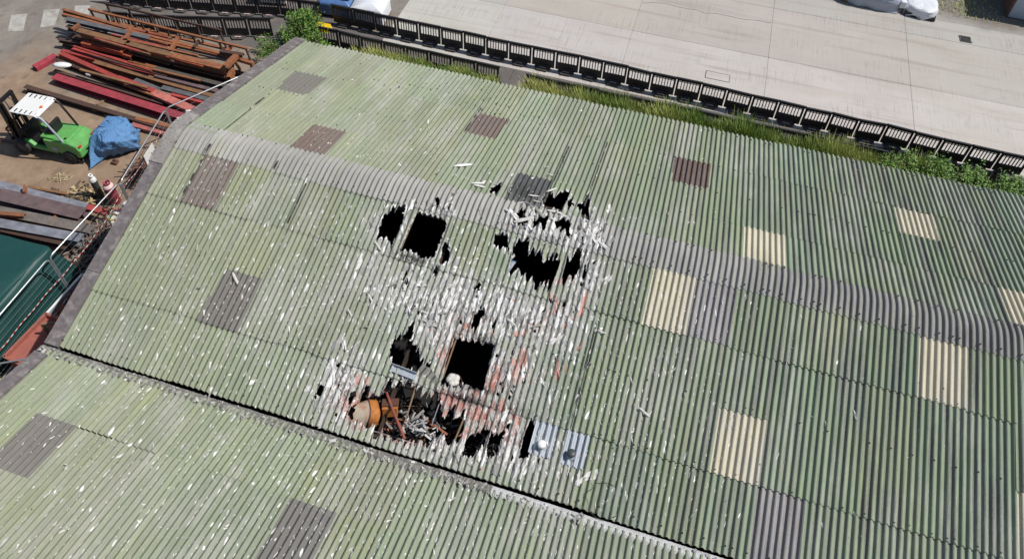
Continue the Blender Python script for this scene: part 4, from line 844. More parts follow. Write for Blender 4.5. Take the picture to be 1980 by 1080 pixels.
goods(-1.0, 13.75, R(6), 1.5, 1.25, .75, M['wrap'], 'bright white wrapped pallet behind the black barriers near the bush')
o = goods(-2.6, 13.85, R(6), 1.5, 1.2, .62, M['bluewrap'], 'blue wrapped pallet with black box on top behind the barriers')
b = MB(); b.box((.1, .15, .95), (1.1, .7, .35)); tag(b.build('black_crate', M['black'], bev=.03), 'low black crate on the blue wrapped pallet', 'crate'); bpy.data.objects['black_crate'].location = (-2.6, 13.85, GZ)
for k, x in enumerate((-7.4, -5.7)): goods(x, 13.95-.2*k, R(12), 1.2, 1.1, .9, M['wrap'], ('white wrapped pallet left of another behind the angled back barriers', 'white wrapped pallet just left of the bush behind the back barriers')[k])
def heap(name, label, cat, cx, cy, w, d, h, m, rz, seed, base=None):
    o = thing(name, label, cat, (cx, cy, GZ), rz)
    b = MB(); n, q = 22, 12; vs = []
    for j in range(q):
        v = j/(q-1)
        for i in range(n):
            a = 2*math.pi*i/n; e = 4.2; cc, ss = math.cos(a), math.sin(a)
            rad = (abs(cc)**e+abs(ss)**e)**(-1/e)*(1-.6*v**3.5)*(1+.10*(float(hash1(i*3+j, seed))-.5)*(1 if j else 2.4))
            vs.append((cc*rad*w/2, ss*rad*d/2, .02+h*(1-(1-v)**2.6)*(1+.12*(float(hash1(i+j*7, seed+1))-.5))))
    fs = [(j*n+i, j*n+(i+1) % n, (j+1)*n+(i+1) % n, (j+1)*n+i) for j in range(q-1) for i in range(n)]
    vs.append((0, 0, .02+h)); fs += [((q-1)*n+i, (q-1)*n+(i+1) % n, len(vs)-1) for i in range(n)]
    b.sm = True; b.add(vs, fs); b.build('cover', m, o); return o
o = heap('covered_stack', 'long silvery plastic covered stack at the far edge of the concrete yard', 'covered stack', 20.8, 22.75, 2.7, 1.7, .8, M['greywrap'], R(-3), 3)
b = MB(); b.box((0, 0, .10), (2.6, 1.4, .2)); b.build('base', M['wood'], o)
b = MB(); b.box((1.3, -.45, .45), (.28, .5, .36), R(8)); b.build('corner_fold', M['wrap'], o, bev=.05)
o = heap('covered_stack', 'smaller white covered stack on dark base beside the long silvery one', 'covered stack', 23.0, 22.5, 1.4, 1.35, .5, M['wrap'], R(-6), 9)
b = MB(); b.box((0, 0, .10), (1.35, 1.3, .2)); b.build('base', M['black'], o)
t = thing('container', 'tall pale blue steel container with brown left side at top right corner', 'container', (28.15, 24.9, GZ), R(-2))
b = MB(); b.box((0, 0, 1.25), (2.4, 3.2, 2.45)); b.build('body', M['paleblue'], t, bev=.02)
b = MB()
b.box((-1.22, 0, 1.25), (.03, 3.16, 2.4)); b.build('side_panel', M['brownsteel'], t)
for sx in (-1, 1):
    for sy in (-1, 1):
        b = MB(); b.box((sx*1.19, sy*1.6, 1.25), (.1, .08, 2.52)); b.build('corner_post', M['brownsteel'], t)

# ================================================================== STEEL STACKS
CC = dict(rust=(.32, .115, .045), brown=(.085, .042, .03), tan=(.27, .135, .06), red=(.42, .055, .045), orangered=(.48, .10, .045), crimson=(.40, .045, .065), grey=(.13, .135, .145), galv=(.34, .32, .29), pink=(.52, .16, .13), dark=(.085, .075, .06), purple=(.15, .10, .105), bluegrey=(.24, .255, .30), greybrown=(.20, .17, .15))
CN = dict(rust='orange rusty', brown='dark brown rusty', tan='tan brown rusty', red='red painted', orangered='orange red', crimson='crimson', grey='dark grey', galv='pale grey', pink='faded pink red', dark='blackish', purple='purple brown', bluegrey='blue grey', greybrown='grey brown')
def section(L, w, h, sec):
    b = MB(); f = max(.012, min(.02, h*.12))
    if sec == 'I':
        b.box((0, 0, -f/2), (L, w, f)); b.box((0, 0, -h+f/2), (L, w, f)); b.box((0, 0, -h/2), (L*.999, max(.012, w*.07), h-2*f))
    else:
        b.box((0, 0, -f/2), (L, w, f)); b.box((0, -w/2+f/2, -h/2-f/2), (L, f, h-f)); b.box((0, w/2-f/2, -h/2-f/2), (L, f, h-f))
    return b
for i, (xa, ya, xb, yb, zt, w, h, cn, sec, lab) in enumerate(BEAMS):
    L = math.hypot(xb-xa, yb-ya)
    o = section(L, w, h, sec).build('steel_beam', M['steel'])
    o.location = ((xa+xb)/2, (ya+yb)/2, zt); o.rotation_euler = (random.gauss(0, .03), random.gauss(0, .004), math.atan2(yb-ya, xb-xa))
    k = random.uniform(.85, 1.15); o.color = (*(v*k for v in CC[cn]), 1)
    where = 'in the near stack by the green tarpaulin' if yb < 1.5 else 'in the big stack behind the forklift'
    tag(o, lab or ('%s steel %s lying %s' % (CN[cn], 'beam' if sec == 'I' else 'channel', where)), 'beam', 'steel beams stacked in the yard')
CBL = ['rusty cross bar at the far left end of the steel stack', 'rusty cross bar across the dark grey beam of the steel stack', 'rusty cross bar in the middle of the steel stack near the pale channels', 'wide orange cross piece at the fence end of the steel stack', 'small rusty cross bar just left of the middle of the stack', 'short brown cross bar right of the middle of the stack', 'rusty cross bar near the fence end beside pale grey channels', 'dark brown bar resting on the trestle at the fence end', 'rusty packer under the end of the orange girder', 'orange bracket standing on the blue grey beam of the near stack', 'small orange block between beams in the near stack', 'small orange offcut at the edge of the green tarpaulin']
for i, (xa, ya, xb, yb, zt, w, h, cn) in enumerate(CROSSBARS):
    L = math.hypot(xb-xa, yb-ya); o = section(L, w, h, 'C').build('steel_offcut', M['steel'])
    o.location = ((xa+xb)/2, (ya+yb)/2, zt); o.rotation_euler = (0, 0, math.atan2(yb-ya, xb-xa)); o.color = (*CC[cn], 1)
    tag(o, CBL[i], 'offcut', 'rusty cross pieces on the steel stacks')
for i, (xa, ya, xb, yb, zt) in enumerate(RAILS):
    t = thing('steel_railing', ('dark rusty railing standing at the back of the steel stack', 'orange rusty railing standing along the middle top of the steel stack')[i], 'railing', ((xa+xb)/2, (ya+yb)/2, zt), math.atan2(yb-ya, xb-xa), 'rusty railings on the steel stack')
    L = math.hypot(xb-xa, yb-ya); hgt = (.95, .62)[i]
    b = MB(); b.bar((-L/2, 0, 0), (L/2, 0, 0), .09 if i else .06, .08); q = b.build('rail', M['steel'], t); q.color = (*CC['rust' if i else 'brown'], 1)
    b = MB(); b.bar((-L/2, -.02, -hgt), (L/2, -.02, -hgt), .12, .08); q = b.build('rail', M['steel'], t); q.color = (*CC['rust'], 1)
    for k in range(6 if i == 0 else 7):
        b = MB(); x = -L/2+.08+(L-.16)*k/(5 if i == 0 else 6); b.bar((x, 0, -.03), (x+.08, 0, -hgt), .07, .05, (1, 0, 0)); q = b.build('post', M['steel'], t); q.color = (*CC['brown'], 1)
for k, y in enumerate(sorted(random.uniform(5.9, 8.9) for _ in range(17))):
    L = random.uniform(2.0, 4.2); x = random.uniform(-9.6, -6.6); cn = random.choice(('rust', 'orangered', 'red', 'rust', 'tan'))
    o = section(L, random.uniform(.05, .1), random.uniform(.05, .09), 'C').build('steel_bar', M['steel']); o.location = (x, y, (-5.36 if y < 7.3 else -5.02)+random.uniform(-.03, .03)); o.rotation_euler = (0, random.gauss(0, .006), random.gauss(-.03, .035)); o.color = (*CC[cn], 1)
    tag(o, '%s thin %s bar on the steel stack counted from the forklift side' % (ORD[k], CN[cn]), 'bar', 'thin bars on the big steel stack')
t = thing('trestle', 'rusty trestle frame at the fence end of the steel stack', 'trestle', (-4.15, 8.3, GZ), R(-5))
b = MB(); b.bar((-.5, 0, .95), (.55, 0, .95), .14, .14); q = b.build('beam', M['steel'], t); q.color = (*CC['rust'], 1)
for k, (a, c) in enumerate((((-.4, 0, .9), (-.55, .35, 0)), ((-.4, 0, .9), (-.5, -.35, 0)), ((.45, 0, .9), (.6, .35, 0)), ((.45, 0, .9), (.6, -.35, 0)))):
    b = MB(); b.bar(a, c, .1, .07); q = b.build('leg', M['steel'], t); q.color = (*CC['rust'], 1)
b = MB(); b.lathe([(.02, 0), (.13, .02), (.17, .07), (.12, .13), (.02, .15)], 14, Matrix.Rotation(.5, 4, 'Z') @ Matrix.Scale(2.4, 4, (1, 0, 0)))
o = tag(b.build('white_sack', M['white']), 'white filled sack lying on the brown beams of the steel stack', 'sack'); o.location = (-11.22, 6.25, -5.60); o.rotation_euler = (0, 0, R(-15))
for k, (x, y, z) in enumerate(((-9.8, 6.05, -5.55), (-4.9, 5.45, -5.6), (-5.0, 5.0, -5.6))):
    b = MB(); b.box((0, 0, .05), (.2, .1, .1), .4*k, ); o = tag(b.build('white_scrap', M['white'], bev=.02), ('small white scrap of plastic at the left among the red beams', 'small white scrap on the crimson girder near the fence', 'lowest small white scrap near the fence corner')[k], 'scrap', 'white scraps among the beams'); o.location = (x, y, z)
for k, (x, y) in enumerate(((-8.6, 4.75), (-8.0, 4.7), (-8.75, 5.2))):
    b = MB(); b.box((0, 0, .04), (.4, .1, .08), .3+.5*k); o = tag(b.build('timber_block', M['wood'], bev=.01), ('small timber bearer in the middle between crimson girder and lone beam', 'rightmost small timber bearer between crimson girder and lone beam', 'farthest small timber bearer tucked against the crimson girder')[k], 'timber', 'timber bearers between the beams'); o.location = (x, y, GZ)

# ================================================================== FORKLIFT  (local x points to its rear)
fk = thing('forklift', 'green forklift truck with white canopy roof parked on the brown yard', 'forklift', (-8.72, 2.62, GZ), R(2))
def fp(mb, n, m, bev=0, par=fk): return mb.build(n, m, par, bev)
b = MB(); b.prism([(.42, .38), (.42, .92), (.62, .98), (1.15, .96), (1.40, .86), (1.52, .66), (1.52, .34), (1.38, .28), (.75, .28)], -.50, .50, 'Y'); fp(b, 'counterweight', M['green'], .06)
b = MB(); b.prism([(-.05, .98), (1.02, .99), (1.12, .95), (1.12, .90), (-.05, .90)], -.42, .42, 'Y'); fp(b, 'hood', M['green'], .03)
b = MB(); b.prism([(-.95, .30), (-.95, .62), (-.60, .62), (-.40, .42), (.1, .42), (.1, .90), (.5, .90), (.5, .30)], -.50, -.36, 'Y'); b.prism([(-.95, .30), (-.95, .62), (-.60, .62), (-.40, .42), (.1, .42), (.1, .90), (.5, .90), (.5, .30)], .36, .50, 'Y'); fp(b, 'side_panel', M['green'], .02)
b = MB(); b.box((-.25, 0, .40), (1.3, .72, .08)); b.box((.2, 0, .65), (.6, .7, .44)); fp(b, 'floor', M['glossblk'])
b = MB(); b.box((-.82, 0, .70), (.22, .74, .60)); fp(b, 'dashboard', M['glossblk'], .03)
b = MB(); b.box((.22, 0, 1.04), (.46, .48, .12)); b.box((.44, 0, 1.27), (.12, .46, .46)); fp(b, 'seat', M['glossblk'], .04)
b = MB(); b.tube([(-.62+.15*math.cos(a), .15*math.sin(a), 1.16+.07*math.cos(a)) for a in np.linspace(0, 6.283, 17)], .014, 6); b.tube([(-.62, 0, 1.14), (-.80, 0, .92)], .02, 6); fp(b, 'steering_wheel', M['glossblk'])
for s in (-1, 1):
    b = MB(); b.tube([(-.90, s*.46, .6), (-.84, s*.46, 1.2), (-.66, s*.46, 2.06)], .034, 8); fp(b, 'guard_post', M['glossblk'])
    b = MB(); b.tube([(.92, s*.44, .92), (.70, s*.45, 1.55), (.52, s*.46, 2.0), (.36, s*.46, 2.08)], .04, 8); fp(b, 'guard_post', M['glossblk'] if s > 0 else M['plate'])
b = MB(); b.prism([(-.70, 2.06), (.30, 2.09), (.42, 2.04), (.42, 2.075), (.30, 2.13), (-.70, 2.10)], -.52, .52, 'Y'); cn_ = fp(b, 'canopy', M['white'], .015)
for s in (-1, 1):
    for k in range(5):
        b = MB(); b.box((-.5+k*.2, s*.40, 2.118), (.035, .16, .02)); fp(b, 'roof_slot', M['glossblk'], 0, cn_)
b = MB(); b.lathe([(.05, 2.12), (.05, 2.17), (.03, 2.19), (.002, 2.195)], 12, Matrix.Translation((.28, -.05, 0))); fp(b, 'beacon', M['lamp'], 0, cn_)
for s in (-1, 1):
    b = MB(); b.box((-1.28, s*.34, 1.12), (.11, .10, 2.15)); b.box((-1.18, s*.27, 1.10), (.10, .07, 2.05)); fp(b, 'mast_rail', M['glossblk'])
b = MB(); b.box((-1.27, 0, 2.15), (.12, .78, .10)); b.box((-1.24, 0, 1.2), (.06, .62, .08)); b.box((-1.24, 0, .35), (.08, .66, .1)); b.tube([(-1.2, 0, .3), (-1.2, 0, 1.7)], .05, 10); fp(b, 'mast_crosshead', M['glossblk'])
b = MB(); b.box((-1.40, 0, .48), (.05, .95, .10)); b.box((-1.40, 0, .12), (.05, .95, .1)); b.box((-1.40, 0, 1.02), (.04, .95, .05))
for k in range(7): b.box((-1.40, -.45+k*.15, .75), (.03, .03, .55))
fp(b, 'carriage', M['glossblk'])
for s in (-1, 1):
    b = MB(); b.tube([(-1.17, s*.12, .4), (-1.15, s*.13, 1.5), (-1.12, s*.13, 1.95), (-1.2, s*.10, 2.1)], .018, 6); fp(b, 'hose', M['dgrey'])
for s in (-1, 1):
    b = MB(); b.box((-1.45, s*.28, .30), (.05, .11, .52)); b.prism([(-1.43, .05), (-2.45, .05), (-2.45, .065), (-1.43, .10)], s*.28-.055, s*.28+.055, 'Y'); fp(b, 'fork', M['brownsteel'])
for x, r_, wdt in ((-.95, .33, .24), (1.0, .27, .20)):
    for s in (-1, 1):
        Mx = Matrix.Translation((x, s*(.52 if x < 0 else .47), r_)) @ Matrix.Rotation(R(90), 4, 'X') @ (Matrix.Rotation(R(0), 4, 'Z'))
        b = MB(); b.lathe([(r_*.58, -wdt/2), (r_*.92, -wdt/2), (r_, -wdt*.32), (r_, wdt*.32), (r_*.92, wdt/2), (r_*.58, wdt/2)], 24, Mx, cap=False); ty = fp(b, 'tyre', M['dgrey'])
        b = MB(); b.lathe([(r_*.58, -wdt*.42), (r_*.2, -wdt*.3), (r_*.2, wdt*.3), (r_*.58, wdt*.42)], 20, Mx); fp(b, 'rim', M['feet'])
for s in (-1, 1):
    b = MB(); b.box((1.48, s*.36, .80), (.05, .12, .07)); fp(b, 'rear_light', M['redlens'])
b = MB(); b.box((1.505, 0, .52), (.05, .42, .07)); b.box((1.505, 0, .42), (.05, .3, .05)); fp(b, 'rear_grille', M['glossblk'])
b = MB(); b.prism([(.62, .0), (1.38, .0), (1.30, .40), (1.0, .56), (.70, .40)], -.505, -.40, 'Y'); fp(b, 'wheel_arch', M['glossblk'])
b = MB(); b.box((.45, -.505, .52), (.26, .012, .18)); fp(b, 'data_plate', M['plate'])
b = MB(); b.lathe([(.05, .985), (.05, 1.0)], 12, Matrix.Translation((.92, -.3, 0))); fp(b, 'filler_cap', M['glossblk'])

# ================================================================== BLUE TARPAULIN OVER A MACHINE
def drape(name, label, cat, rings, m, kind_group=None, seed=0, amp=.05, n=64):
    """a cloth hung over stacked outlines: rings = [(z, polygon)] from top to hem"""
    b = MB(); vs = []
    def samp(poly, u):
        P_ = [Vector((*p, 0)) for p in poly]; Ls = [(P_[(i+1) % len(P_)]-P_[i]).length for i in range(len(P_))]; tot = sum(Ls); d = u*tot
        for i, l in enumerate(Ls):
            if d <= l: return P_[i].lerp(P_[(i+1) % len(P_)], d/l)
            d -= l
        return P_[0]
    q = len(rings); sub = 9; rows = []
    for k in range(q-1):
        for s in range(sub): rows.append((k, s/sub))
    rows.append((q-2, 1.0))
    for (k, f) in rows:
        z0, p0 = rings[k]; z1, p1 = rings[k+1]; dep = (k+f)/(q-1)
        for i in range(n):
            u = i/n; a = samp(p0, u).lerp(samp(p1, u), f)
            z = z0+(z1-z0)*f
            fold = amp*dep*(math.sin(u*41+seed)+.6*math.sin(u*67+seed*2+dep*3)+.8*(float(hash1(i, seed))-.5))
            c = sum((Vector((*p, 0)) for p in p0), Vector())/len(p0); r_ = (a-c); r_ = r_.normalized() if r_.length > 1e-4 else r_
            cr = sum((1-abs(2*float(vn1(u*fq*(1+.15*dep)+dep*fd, seed+fq))-1))**3*am for fq, fd, am in ((9, 3, 1.0), (17, -5, .7), (31, 7, .45)))
            a = a+r_*(fold*.6+amp*1.1*(cr-.5))
            vs.append((a.x, a.y, z+amp*.8*(float(vn1(u*17+dep*5, seed+2))-.5)*(1 if dep < .9 else 1.6)))
    N = n; fs = [(j*N+i, (j+1)*N+i, (j+1)*N+(i+1) % N, j*N+(i+1) % N) for j in range(len(rows)-1) for i in range(N)]
    c = sum((Vector(v) for v in vs[:N]), Vector())/N; vs.append((c.x, c.y, c.z+.02)); fs += [(i, (i+1) % N, len(vs)-1) for i in range(N)]
    b.sm = True; b.add(vs, fs); o = b.build(name, m); s_ = o.modifiers.new('thickness', 'SOLIDIFY'); s_.thickness = .006
    return tag(o, label, cat, kind_group)
drape('blue_tarpaulin', 'creased blue tarpaulin thrown over a machine beside the green forklift', 'tarpaulin',
      [(-5.02, [(-6.95, 3.15), (-7.0, 3.75), (-6.4, 3.8), (-5.95, 3.5), (-6.05, 3.1), (-6.45, 2.85)]),
       (-5.08, [(-7.12, 2.95), (-7.2, 3.92), (-6.35, 3.95), (-5.8, 3.55), (-5.95, 3.0), (-6.4, 2.65)]),
       (-5.42, [(-7.22, 2.62), (-7.4, 4.0), (-6.3, 4.05), (-5.72, 3.4), (-6.0, 2.85), (-6.55, 2.5)]),
       (-5.90, [(-6.88, 1.98), (-7.45, 4.05), (-6.3, 4.15), (-5.75, 3.45), (-6.2, 2.95), (-6.6, 2.75)])], M['bluetarp'], None, 4, .075, 110)
o = thing('covered_machine', 'dark machine mostly hidden beneath the blue tarpaulin', 'machine', (-6.65, 3.3, GZ), R(-12))
b = MB(); b.box((0, 0, .35), (.5, .7, .6)); b.build('body', M['glossblk'], o, bev=.05)
b = MB(); b.box((0, .1, .70), (.32, .3, .26)); b.build('head', M['glossblk'], o, bev=.05)
for s in (-1, 1):
    b = MB(); b.lathe([(.12, -.05), (.14, 0), (.12, .05)], 16, Matrix.Translation((s*.3, -.2, .14)) @ Matrix.Rotation(R(90), 4, 'Y')); b.build('wheel', M['dgrey'], o)
t = thing('small_weight', 'small dark rusty lump with ring handle on the ground below blue tarpaulin', 'lump', (-6.24, 2.58, GZ))
b = MB(); b.prism([(-.12, -.1), (.12, -.1), (.09, .1), (-.09, .1)], 0, .11); b.build('block', M['brownsteel'], t, bev=.02)
b = MB(); b.tube([(.06*math.cos(a), 0, .13+.06*math.sin(a)) for a in np.linspace(-.3, 3.4, 9)], .014, 6); b.build('handle', M['brownsteel'], t)

# ================================================================== GAS CYLINDERS
t = thing('gas_cylinder', 'tall thin dark grey gas cylinder with white shoulder standing by the wood chips', 'gas cylinder', (-5.56, .93, GZ), 0, 'gas cylinders by the fence')
b = MB(); b.lathe([(.10, 0), (.115, .02), (.115, 1.02)], 20); b.build('body', M['pvc'], t)
b = MB(); b.lathe([(.116, 1.0), (.112, 1.08), (.085, 1.15), (.04, 1.19)], 20); b.build('shoulder', M['white'], t)
b = MB(); b.lathe([(.05, 1.17), (.075, 1.2), (.075, 1.3), (.055, 1.3), (.05, 1.22)], 16, cap=False); b.build('collar', M['white'], t)
b = MB(); b.lathe([(.022, 1.16), (.022, 1.3)], 10); b.tube([(0, 0, 1.25), (-.1, .08, 1.30)], .014, 6); b.build('valve', M['galv'], t)
t = thing('gas_cylinder', 'wide crimson gas bottle with pale shoulder beside the thin dark cylinder', 'gas cylinder', (-5.07, .98, GZ), 0, 'gas cylinders by the fence')
b = MB(); b.lathe([(.15, 0), (.18, .04), (.182, .78), (.175, .84)], 24); b.build('body', M['crimson'], t)
b = MB(); b.lathe([(.178, .83), (.14, .93), (.07, .97)], 24); b.build('shoulder', M['reflect'], t)
b = MB(); b.lathe([(.10, .93), (.115, .95), (.115, 1.04), (.10, 1.05), (.095, .96)], 18, cap=False); b.build('collar', M['crimson'], t)
b = MB(); b.lathe([(.02, .95), (.03, 1.05), (.01, 1.07)], 10); b.tube([(0, 0, 1.02), (.08, .03, 1.08)], .015, 6); b.build('valve', M['glossblk'], t)

# ================================================================== MESH FENCE
def fence(p, q, label, name='mesh_fence', h=2.0, lean=0, wire_m=None):
    L = math.hypot(q[0]-p[0], q[1]-p[1]); o = thing(name, label, 'fence', (p[0], p[1], GZ), math.atan2(q[1]-p[1], q[0]-p[0]), 'mesh fence panels along the gable')
    o.rotation_euler.x = lean
    b = MB(); r_ = .15; z1 = h
    pts = [(0, 0, .1), (0, 0, z1-r_)]+[(r_-r_*math.cos(a), 0, z1-r_+r_*math.sin(a)) for a in np.linspace(.3, 1.57, 5)]+[(L-r_+r_*math.sin(a), 0, z1-r_+r_*math.cos(a)) for a in np.linspace(0, 1.3, 5)]+[(L, 0, z1-r_), (L, 0, .1)]
    b.tube(pts, .027, 8); b.build('frame', M['galv'], o)
    b = MB(); b.bar((0, 0, .18), (L, 0, .18), .036, .036); b.build('lower_rail', M['galv'], o)
    b = MB()
    n = int(L/.10)
    for k in range(1, n): b.bar((k*L/n, .01, .18), (k*L/n, .01, z1-.03), .0035, .0035, (0, 1, 0))
    q_ = b.build('wire_mesh', M['dgrey'], o); q_['kind'] = 'stuff'
    b = MB()
    for k in range(1, 8): b.bar((.03, -.01, .18+k*(z1-.2)/8), (L-.03, -.01, .18+k*(z1-.2)/8), .006, .006)
    b.build('horizontal_wires', M['galv'], o)
    f = MB(); f.box((0, 0, .06), (.5, .22, .12)); f.build('foot_block', M['dgrey'], o, bev=.02)
    return o
fence((-4.44, 3.99), (-2.51, 6.91), 'mesh fence panel at an angle in front of the big steel stack')
fence((-3.80, .50), (-4.42, 3.93), 'mesh fence panel with a white sign beside the gas bottles')
fence((-3.93, -2.73), (-3.82, .45), 'mesh fence panel in front of the near steel stack and twigs')
fence((-3.87, -6.25), (-3.93, -2.80), 'mesh fence panel in front of the green tarpaulin')
def quad_sign(pts, th, name, label, m):
    c = sum((Vector(p) for p in pts), Vector())/4; n = (Vector(pts[1])-Vector(pts[0])).cross(Vector(pts[2])-Vector(pts[0])).normalized()*th
    b = MB(); vs = [Vector(p)-c for p in pts]+[Vector(p)-c-n for p in pts]
    b.add(vs, [(0, 1, 2, 3), (7, 6, 5, 4), (0, 4, 5, 1), (1, 5, 6, 2), (2, 6, 7, 3), (3, 7, 4, 0)]); o = b.build(name, m); o.location = c; return tag(o, label, 'sign')
quad_sign([(-4.00, 1.92, -4.76), (-4.12, 2.58, -4.74), (-4.12, 2.58, -4.29), (-4.00, 1.92, -4.27)], .01, 'fence_sign', 'blank white board tied to the mesh fence panel', M['white'])
def tape(pts, label):
    b = MB(); pts = [Vector(p) for p in pts]; n = 0
    for i in range(len(pts)-1):
        d = (pts[i+1]-pts[i]); L = d.length; k = max(1, int(L/.09)); 
        for j in range(k):
            b.col = (.78, .78, .76) if (n % 2 == 0) else (.55, .05, .05); n += 1
            a = pts[i]+d*(j/k); c = pts[i]+d*((j+1)/k); s = .018*math.sin(n*.5); b.bar(a+Vector((0, 0, s)), c+Vector((0, 0, .018*math.sin((n+1)*.5))), .004, .032)
    return tag(b.build('barrier_tape', M['multi']), label, 'tape')
tape([(-4.33, 3.3, -4.5), (-4.15, 2.3, -4.62), (-4.0, 1.4, -4.5), (-3.83, .5, -4.35)], 'red and white tape strung on the fence panel beside the gas bottles')
tape([(-3.78, .3, -4.4), (-3.8, -.9, -4.75), (-3.82, -2.5, -4.85), (-3.80, -3.9, -4.80), (-3.80, -5.9, -4.87)], 'red and white tape strung on fence panels in front of the green tarpaulin')

# ================================================================== GREEN COVER, TROUGH, BINS, RUBBISH
drape('green_tarpaulin', 'taut dark green tarpaulin over a stack behind the mesh fence', 'tarpaulin',
      [(-4.42, [(-10.5, -2.4), (-4.85, -2.3), (-4.75, -3.1), (-4.75, -6.5), (-10.5, -6.5)]), (-4.45, [(-10.6, -2.3), (-4.55, -2.2), (-4.60, -3.1), (-4.45, -6.6), (-10.6, -6.6)]), (-5.2, [(-10.7, -2.2), (-4.35, -2.05), (-4.22, -3.1), (-4.2, -6.7), (-10.7, -6.7)]), (-5.93, [(-10.8, -2.1), (-4.15, -1.85), (-4.1, -3.1), (-4.1, -6.8), (-10.8, -6.8)])], M['greentarp'], None, 2, .03, 120)
b = MB(); b.box((-7.6, -4.4, -5.25), (5.4, 3.7, 1.5)); tag(b.build('covered_crate', M['wood']), 'large crate hidden under the dark green tarpaulin', 'crate')
t = thing('trough', 'white rimmed metal trough full of rusty scrap between fence and wall', 'trough', (-3.36, -3.1, GZ), R(-3))
b = MB()
for (c, s) in (((-.34, 0, .40), (.03, 1.5, .55)), ((.34, 0, .40), (.03, 1.5, .55)), ((0, .75, .40), (.7, .03, .55)), ((0, -.75, .40), (.7, .03, .55)), ((0, 0, .14), (.68, 1.5, .03))): b.box(c, s)
b.build('tank', M['plate'], t)
b = MB()
for (c, s) in (((-.35, 0, .69), (.07, 1.58, .03)), ((.35, 0, .69), (.07, 1.58, .03)), ((0, .77, .69), (.7, .06, .03)), ((0, -.77, .69), (.7, .06, .03))): b.box(c, s)
b.build('rim', M['white'], t)
for sx in (-1, 1):
    for sy in (-1, 1):
        b = MB(); b.box((sx*.3, sy*.68, .065), (.08, .08, .13)); b.build('leg', M['brownsteel'], t)
rp_ = [(.30, .10, .06), (.18, .08, .06), (.4, .36, .3), (.12, .1, .09), (.34, .16, .10)]
b = MB()
for k in range(90):
    b.col = random.choice(rp_); b.box((random.uniform(-.25, .25), random.uniform(-.65, .65), .28+random.uniform(0, .32)), (random.uniform(.08, .5), random.uniform(.02, .08), .03), M=Matrix.Rotation(random.uniform(-.5, .5), 3, 'X') @ Matrix.Rotation(random.uniform(-.4, .4), 3, 'Y') @ Matrix.Rotation(random.gauss(1.4, .5), 3, 'Z'))
o = b.build('scrap', M['multi'], t); o['kind'] = 'stuff'
t = thing('red_bin', 'faded red open topped metal bin beside the gutter end of the wall', 'bin', (-3.2, -4.75, GZ), R(-6))
b = MB()
for (c, s) in (((-.48, 0, .45), (.04, 1.5, .8)), ((.48, 0, .45), (.04, 1.5, .8)), ((0, .75, .45), (1.0, .04, .8)), ((0, -.75, .45), (1.0, .04, .8))): b.box(c, s)
b.box((0, 0, .74), (.93, 1.46, .03)); b.build('shell', M['redbin'], t)
b = MB()
for (c, s) in (((-.5, 0, .87), (.08, 1.58, .05)), ((.5, 0, .87), (.08, 1.58, .05)), ((0, .78, .87), (1.0, .07, .05)), ((0, -.78, .87), (1.0, .07, .05))): b.box(c, s)
b.build('rim', M['redbin'], t)
t = thing('timber_stand', 'light timber frame standing on the red bin against the wall', 'frame', (-2.9, -4.3, GZ+.76), R(25))
for (a, c) in (((-.3, 0, 0), (-.3, 0, .5)), ((.3, 0, 0), (.3, 0, .5)), ((-.3, 0, .5), (.3, 0, .5)), ((-.3, 0, .25), (.3, 0, .25)), ((.3, 0, .5), (.34, -.45, 0))):
    b = MB(); b.bar(a, c, .06, .06); b.build('rail', M['wood'], t)
b = MB(); b.tube([(-5.2, -6.35, -5.35), (-2.9, -5.35, -4.95)], .025, 8); tag(b.build('steel_pole', M['galv']), 'thin galvanised pole at the lower left corner by the verge', 'pole')
# heaps
def heap_bits(name, label, cat, cx, cy, sx, sy, hgt, n, pals, size, z0=GZ):
    b = MB()
    for k in range(n):
        x = random.gauss(0, .45)*sx; y = random.gauss(0, .45)*sy; e = max(0, 1-(x/sx)**2-(y/sy)**2)
        b.col = random.choice(pals); l, w, h = size(); b.box((cx+x, cy+y, z0+h/2+random.random()*hgt*e), (l, w, h), M=Matrix.Rotation(random.gauss(0, .35), 3, 'X') @ Matrix.Rotation(random.gauss(0, .3), 3, 'Y') @ Matrix.Rotation(random.uniform(0, 6.28), 3, 'Z'))
    return tag(b.build(name, M['multi']), label, cat, kind='stuff')
heap_bits('wood_chips', 'heap of yellowish splintered wood left of the gas cylinders', 'wood', -6.15, .75, .85, .55, .3, 420, [(.42, .31, .16), (.30, .2, .1), (.5, .4, .24), (.12, .09, .06), (.04, .035, .03)], lambda: (random.uniform(.08, .4), random.uniform(.03, .08), .03))
heap_bits('wood_chips', 'small scatter of pale wood chips at the left near the blue grey beam', 'wood', -7.6, 1.35, .35, .25, .06, 90, [(.42, .33, .2), (.3, .22, .12), (.5, .42, .3)], lambda: (random.uniform(.05, .16), random.uniform(.02, .05), .02))
heap_bits('twig_heap', 'heap of brown sticks and branches between the mesh fence and the wall', 'sticks', -4.3, -.9, .75, 1.7, .55, 420, [(.16, .11, .085), (.10, .07, .055), (.22, .17, .13), (.28, .22, .18)], lambda: (random.uniform(.25, 1.1), random.uniform(.012, .05), .025))
heap_bits('rubbish_heap', 'colourful litter and packaging piled against the wall by the fence', 'rubbish', -4.35, .15, .45, .6, .5, 130, [(.75, .75, .72), (.6, .05, .12), (.55, .25, .4), (.08, .3, .18), (.06, .06, .07), (.7, .68, .6), (.3, .2, .12), (.5, .52, .2)], lambda: (random.uniform(.08, .26), random.uniform(.06, .16), random.uniform(.02, .1)))
heap_bits('rusty_scrap', 'tangle of thin rusty bars behind the fence sign', 'scrap', -4.9, 2.6, .45, .9, .45, 110, [(.16, .07, .045), (.08, .045, .04), (.25, .11, .07)], lambda: (random.uniform(.3, 1.1), .03, .03))
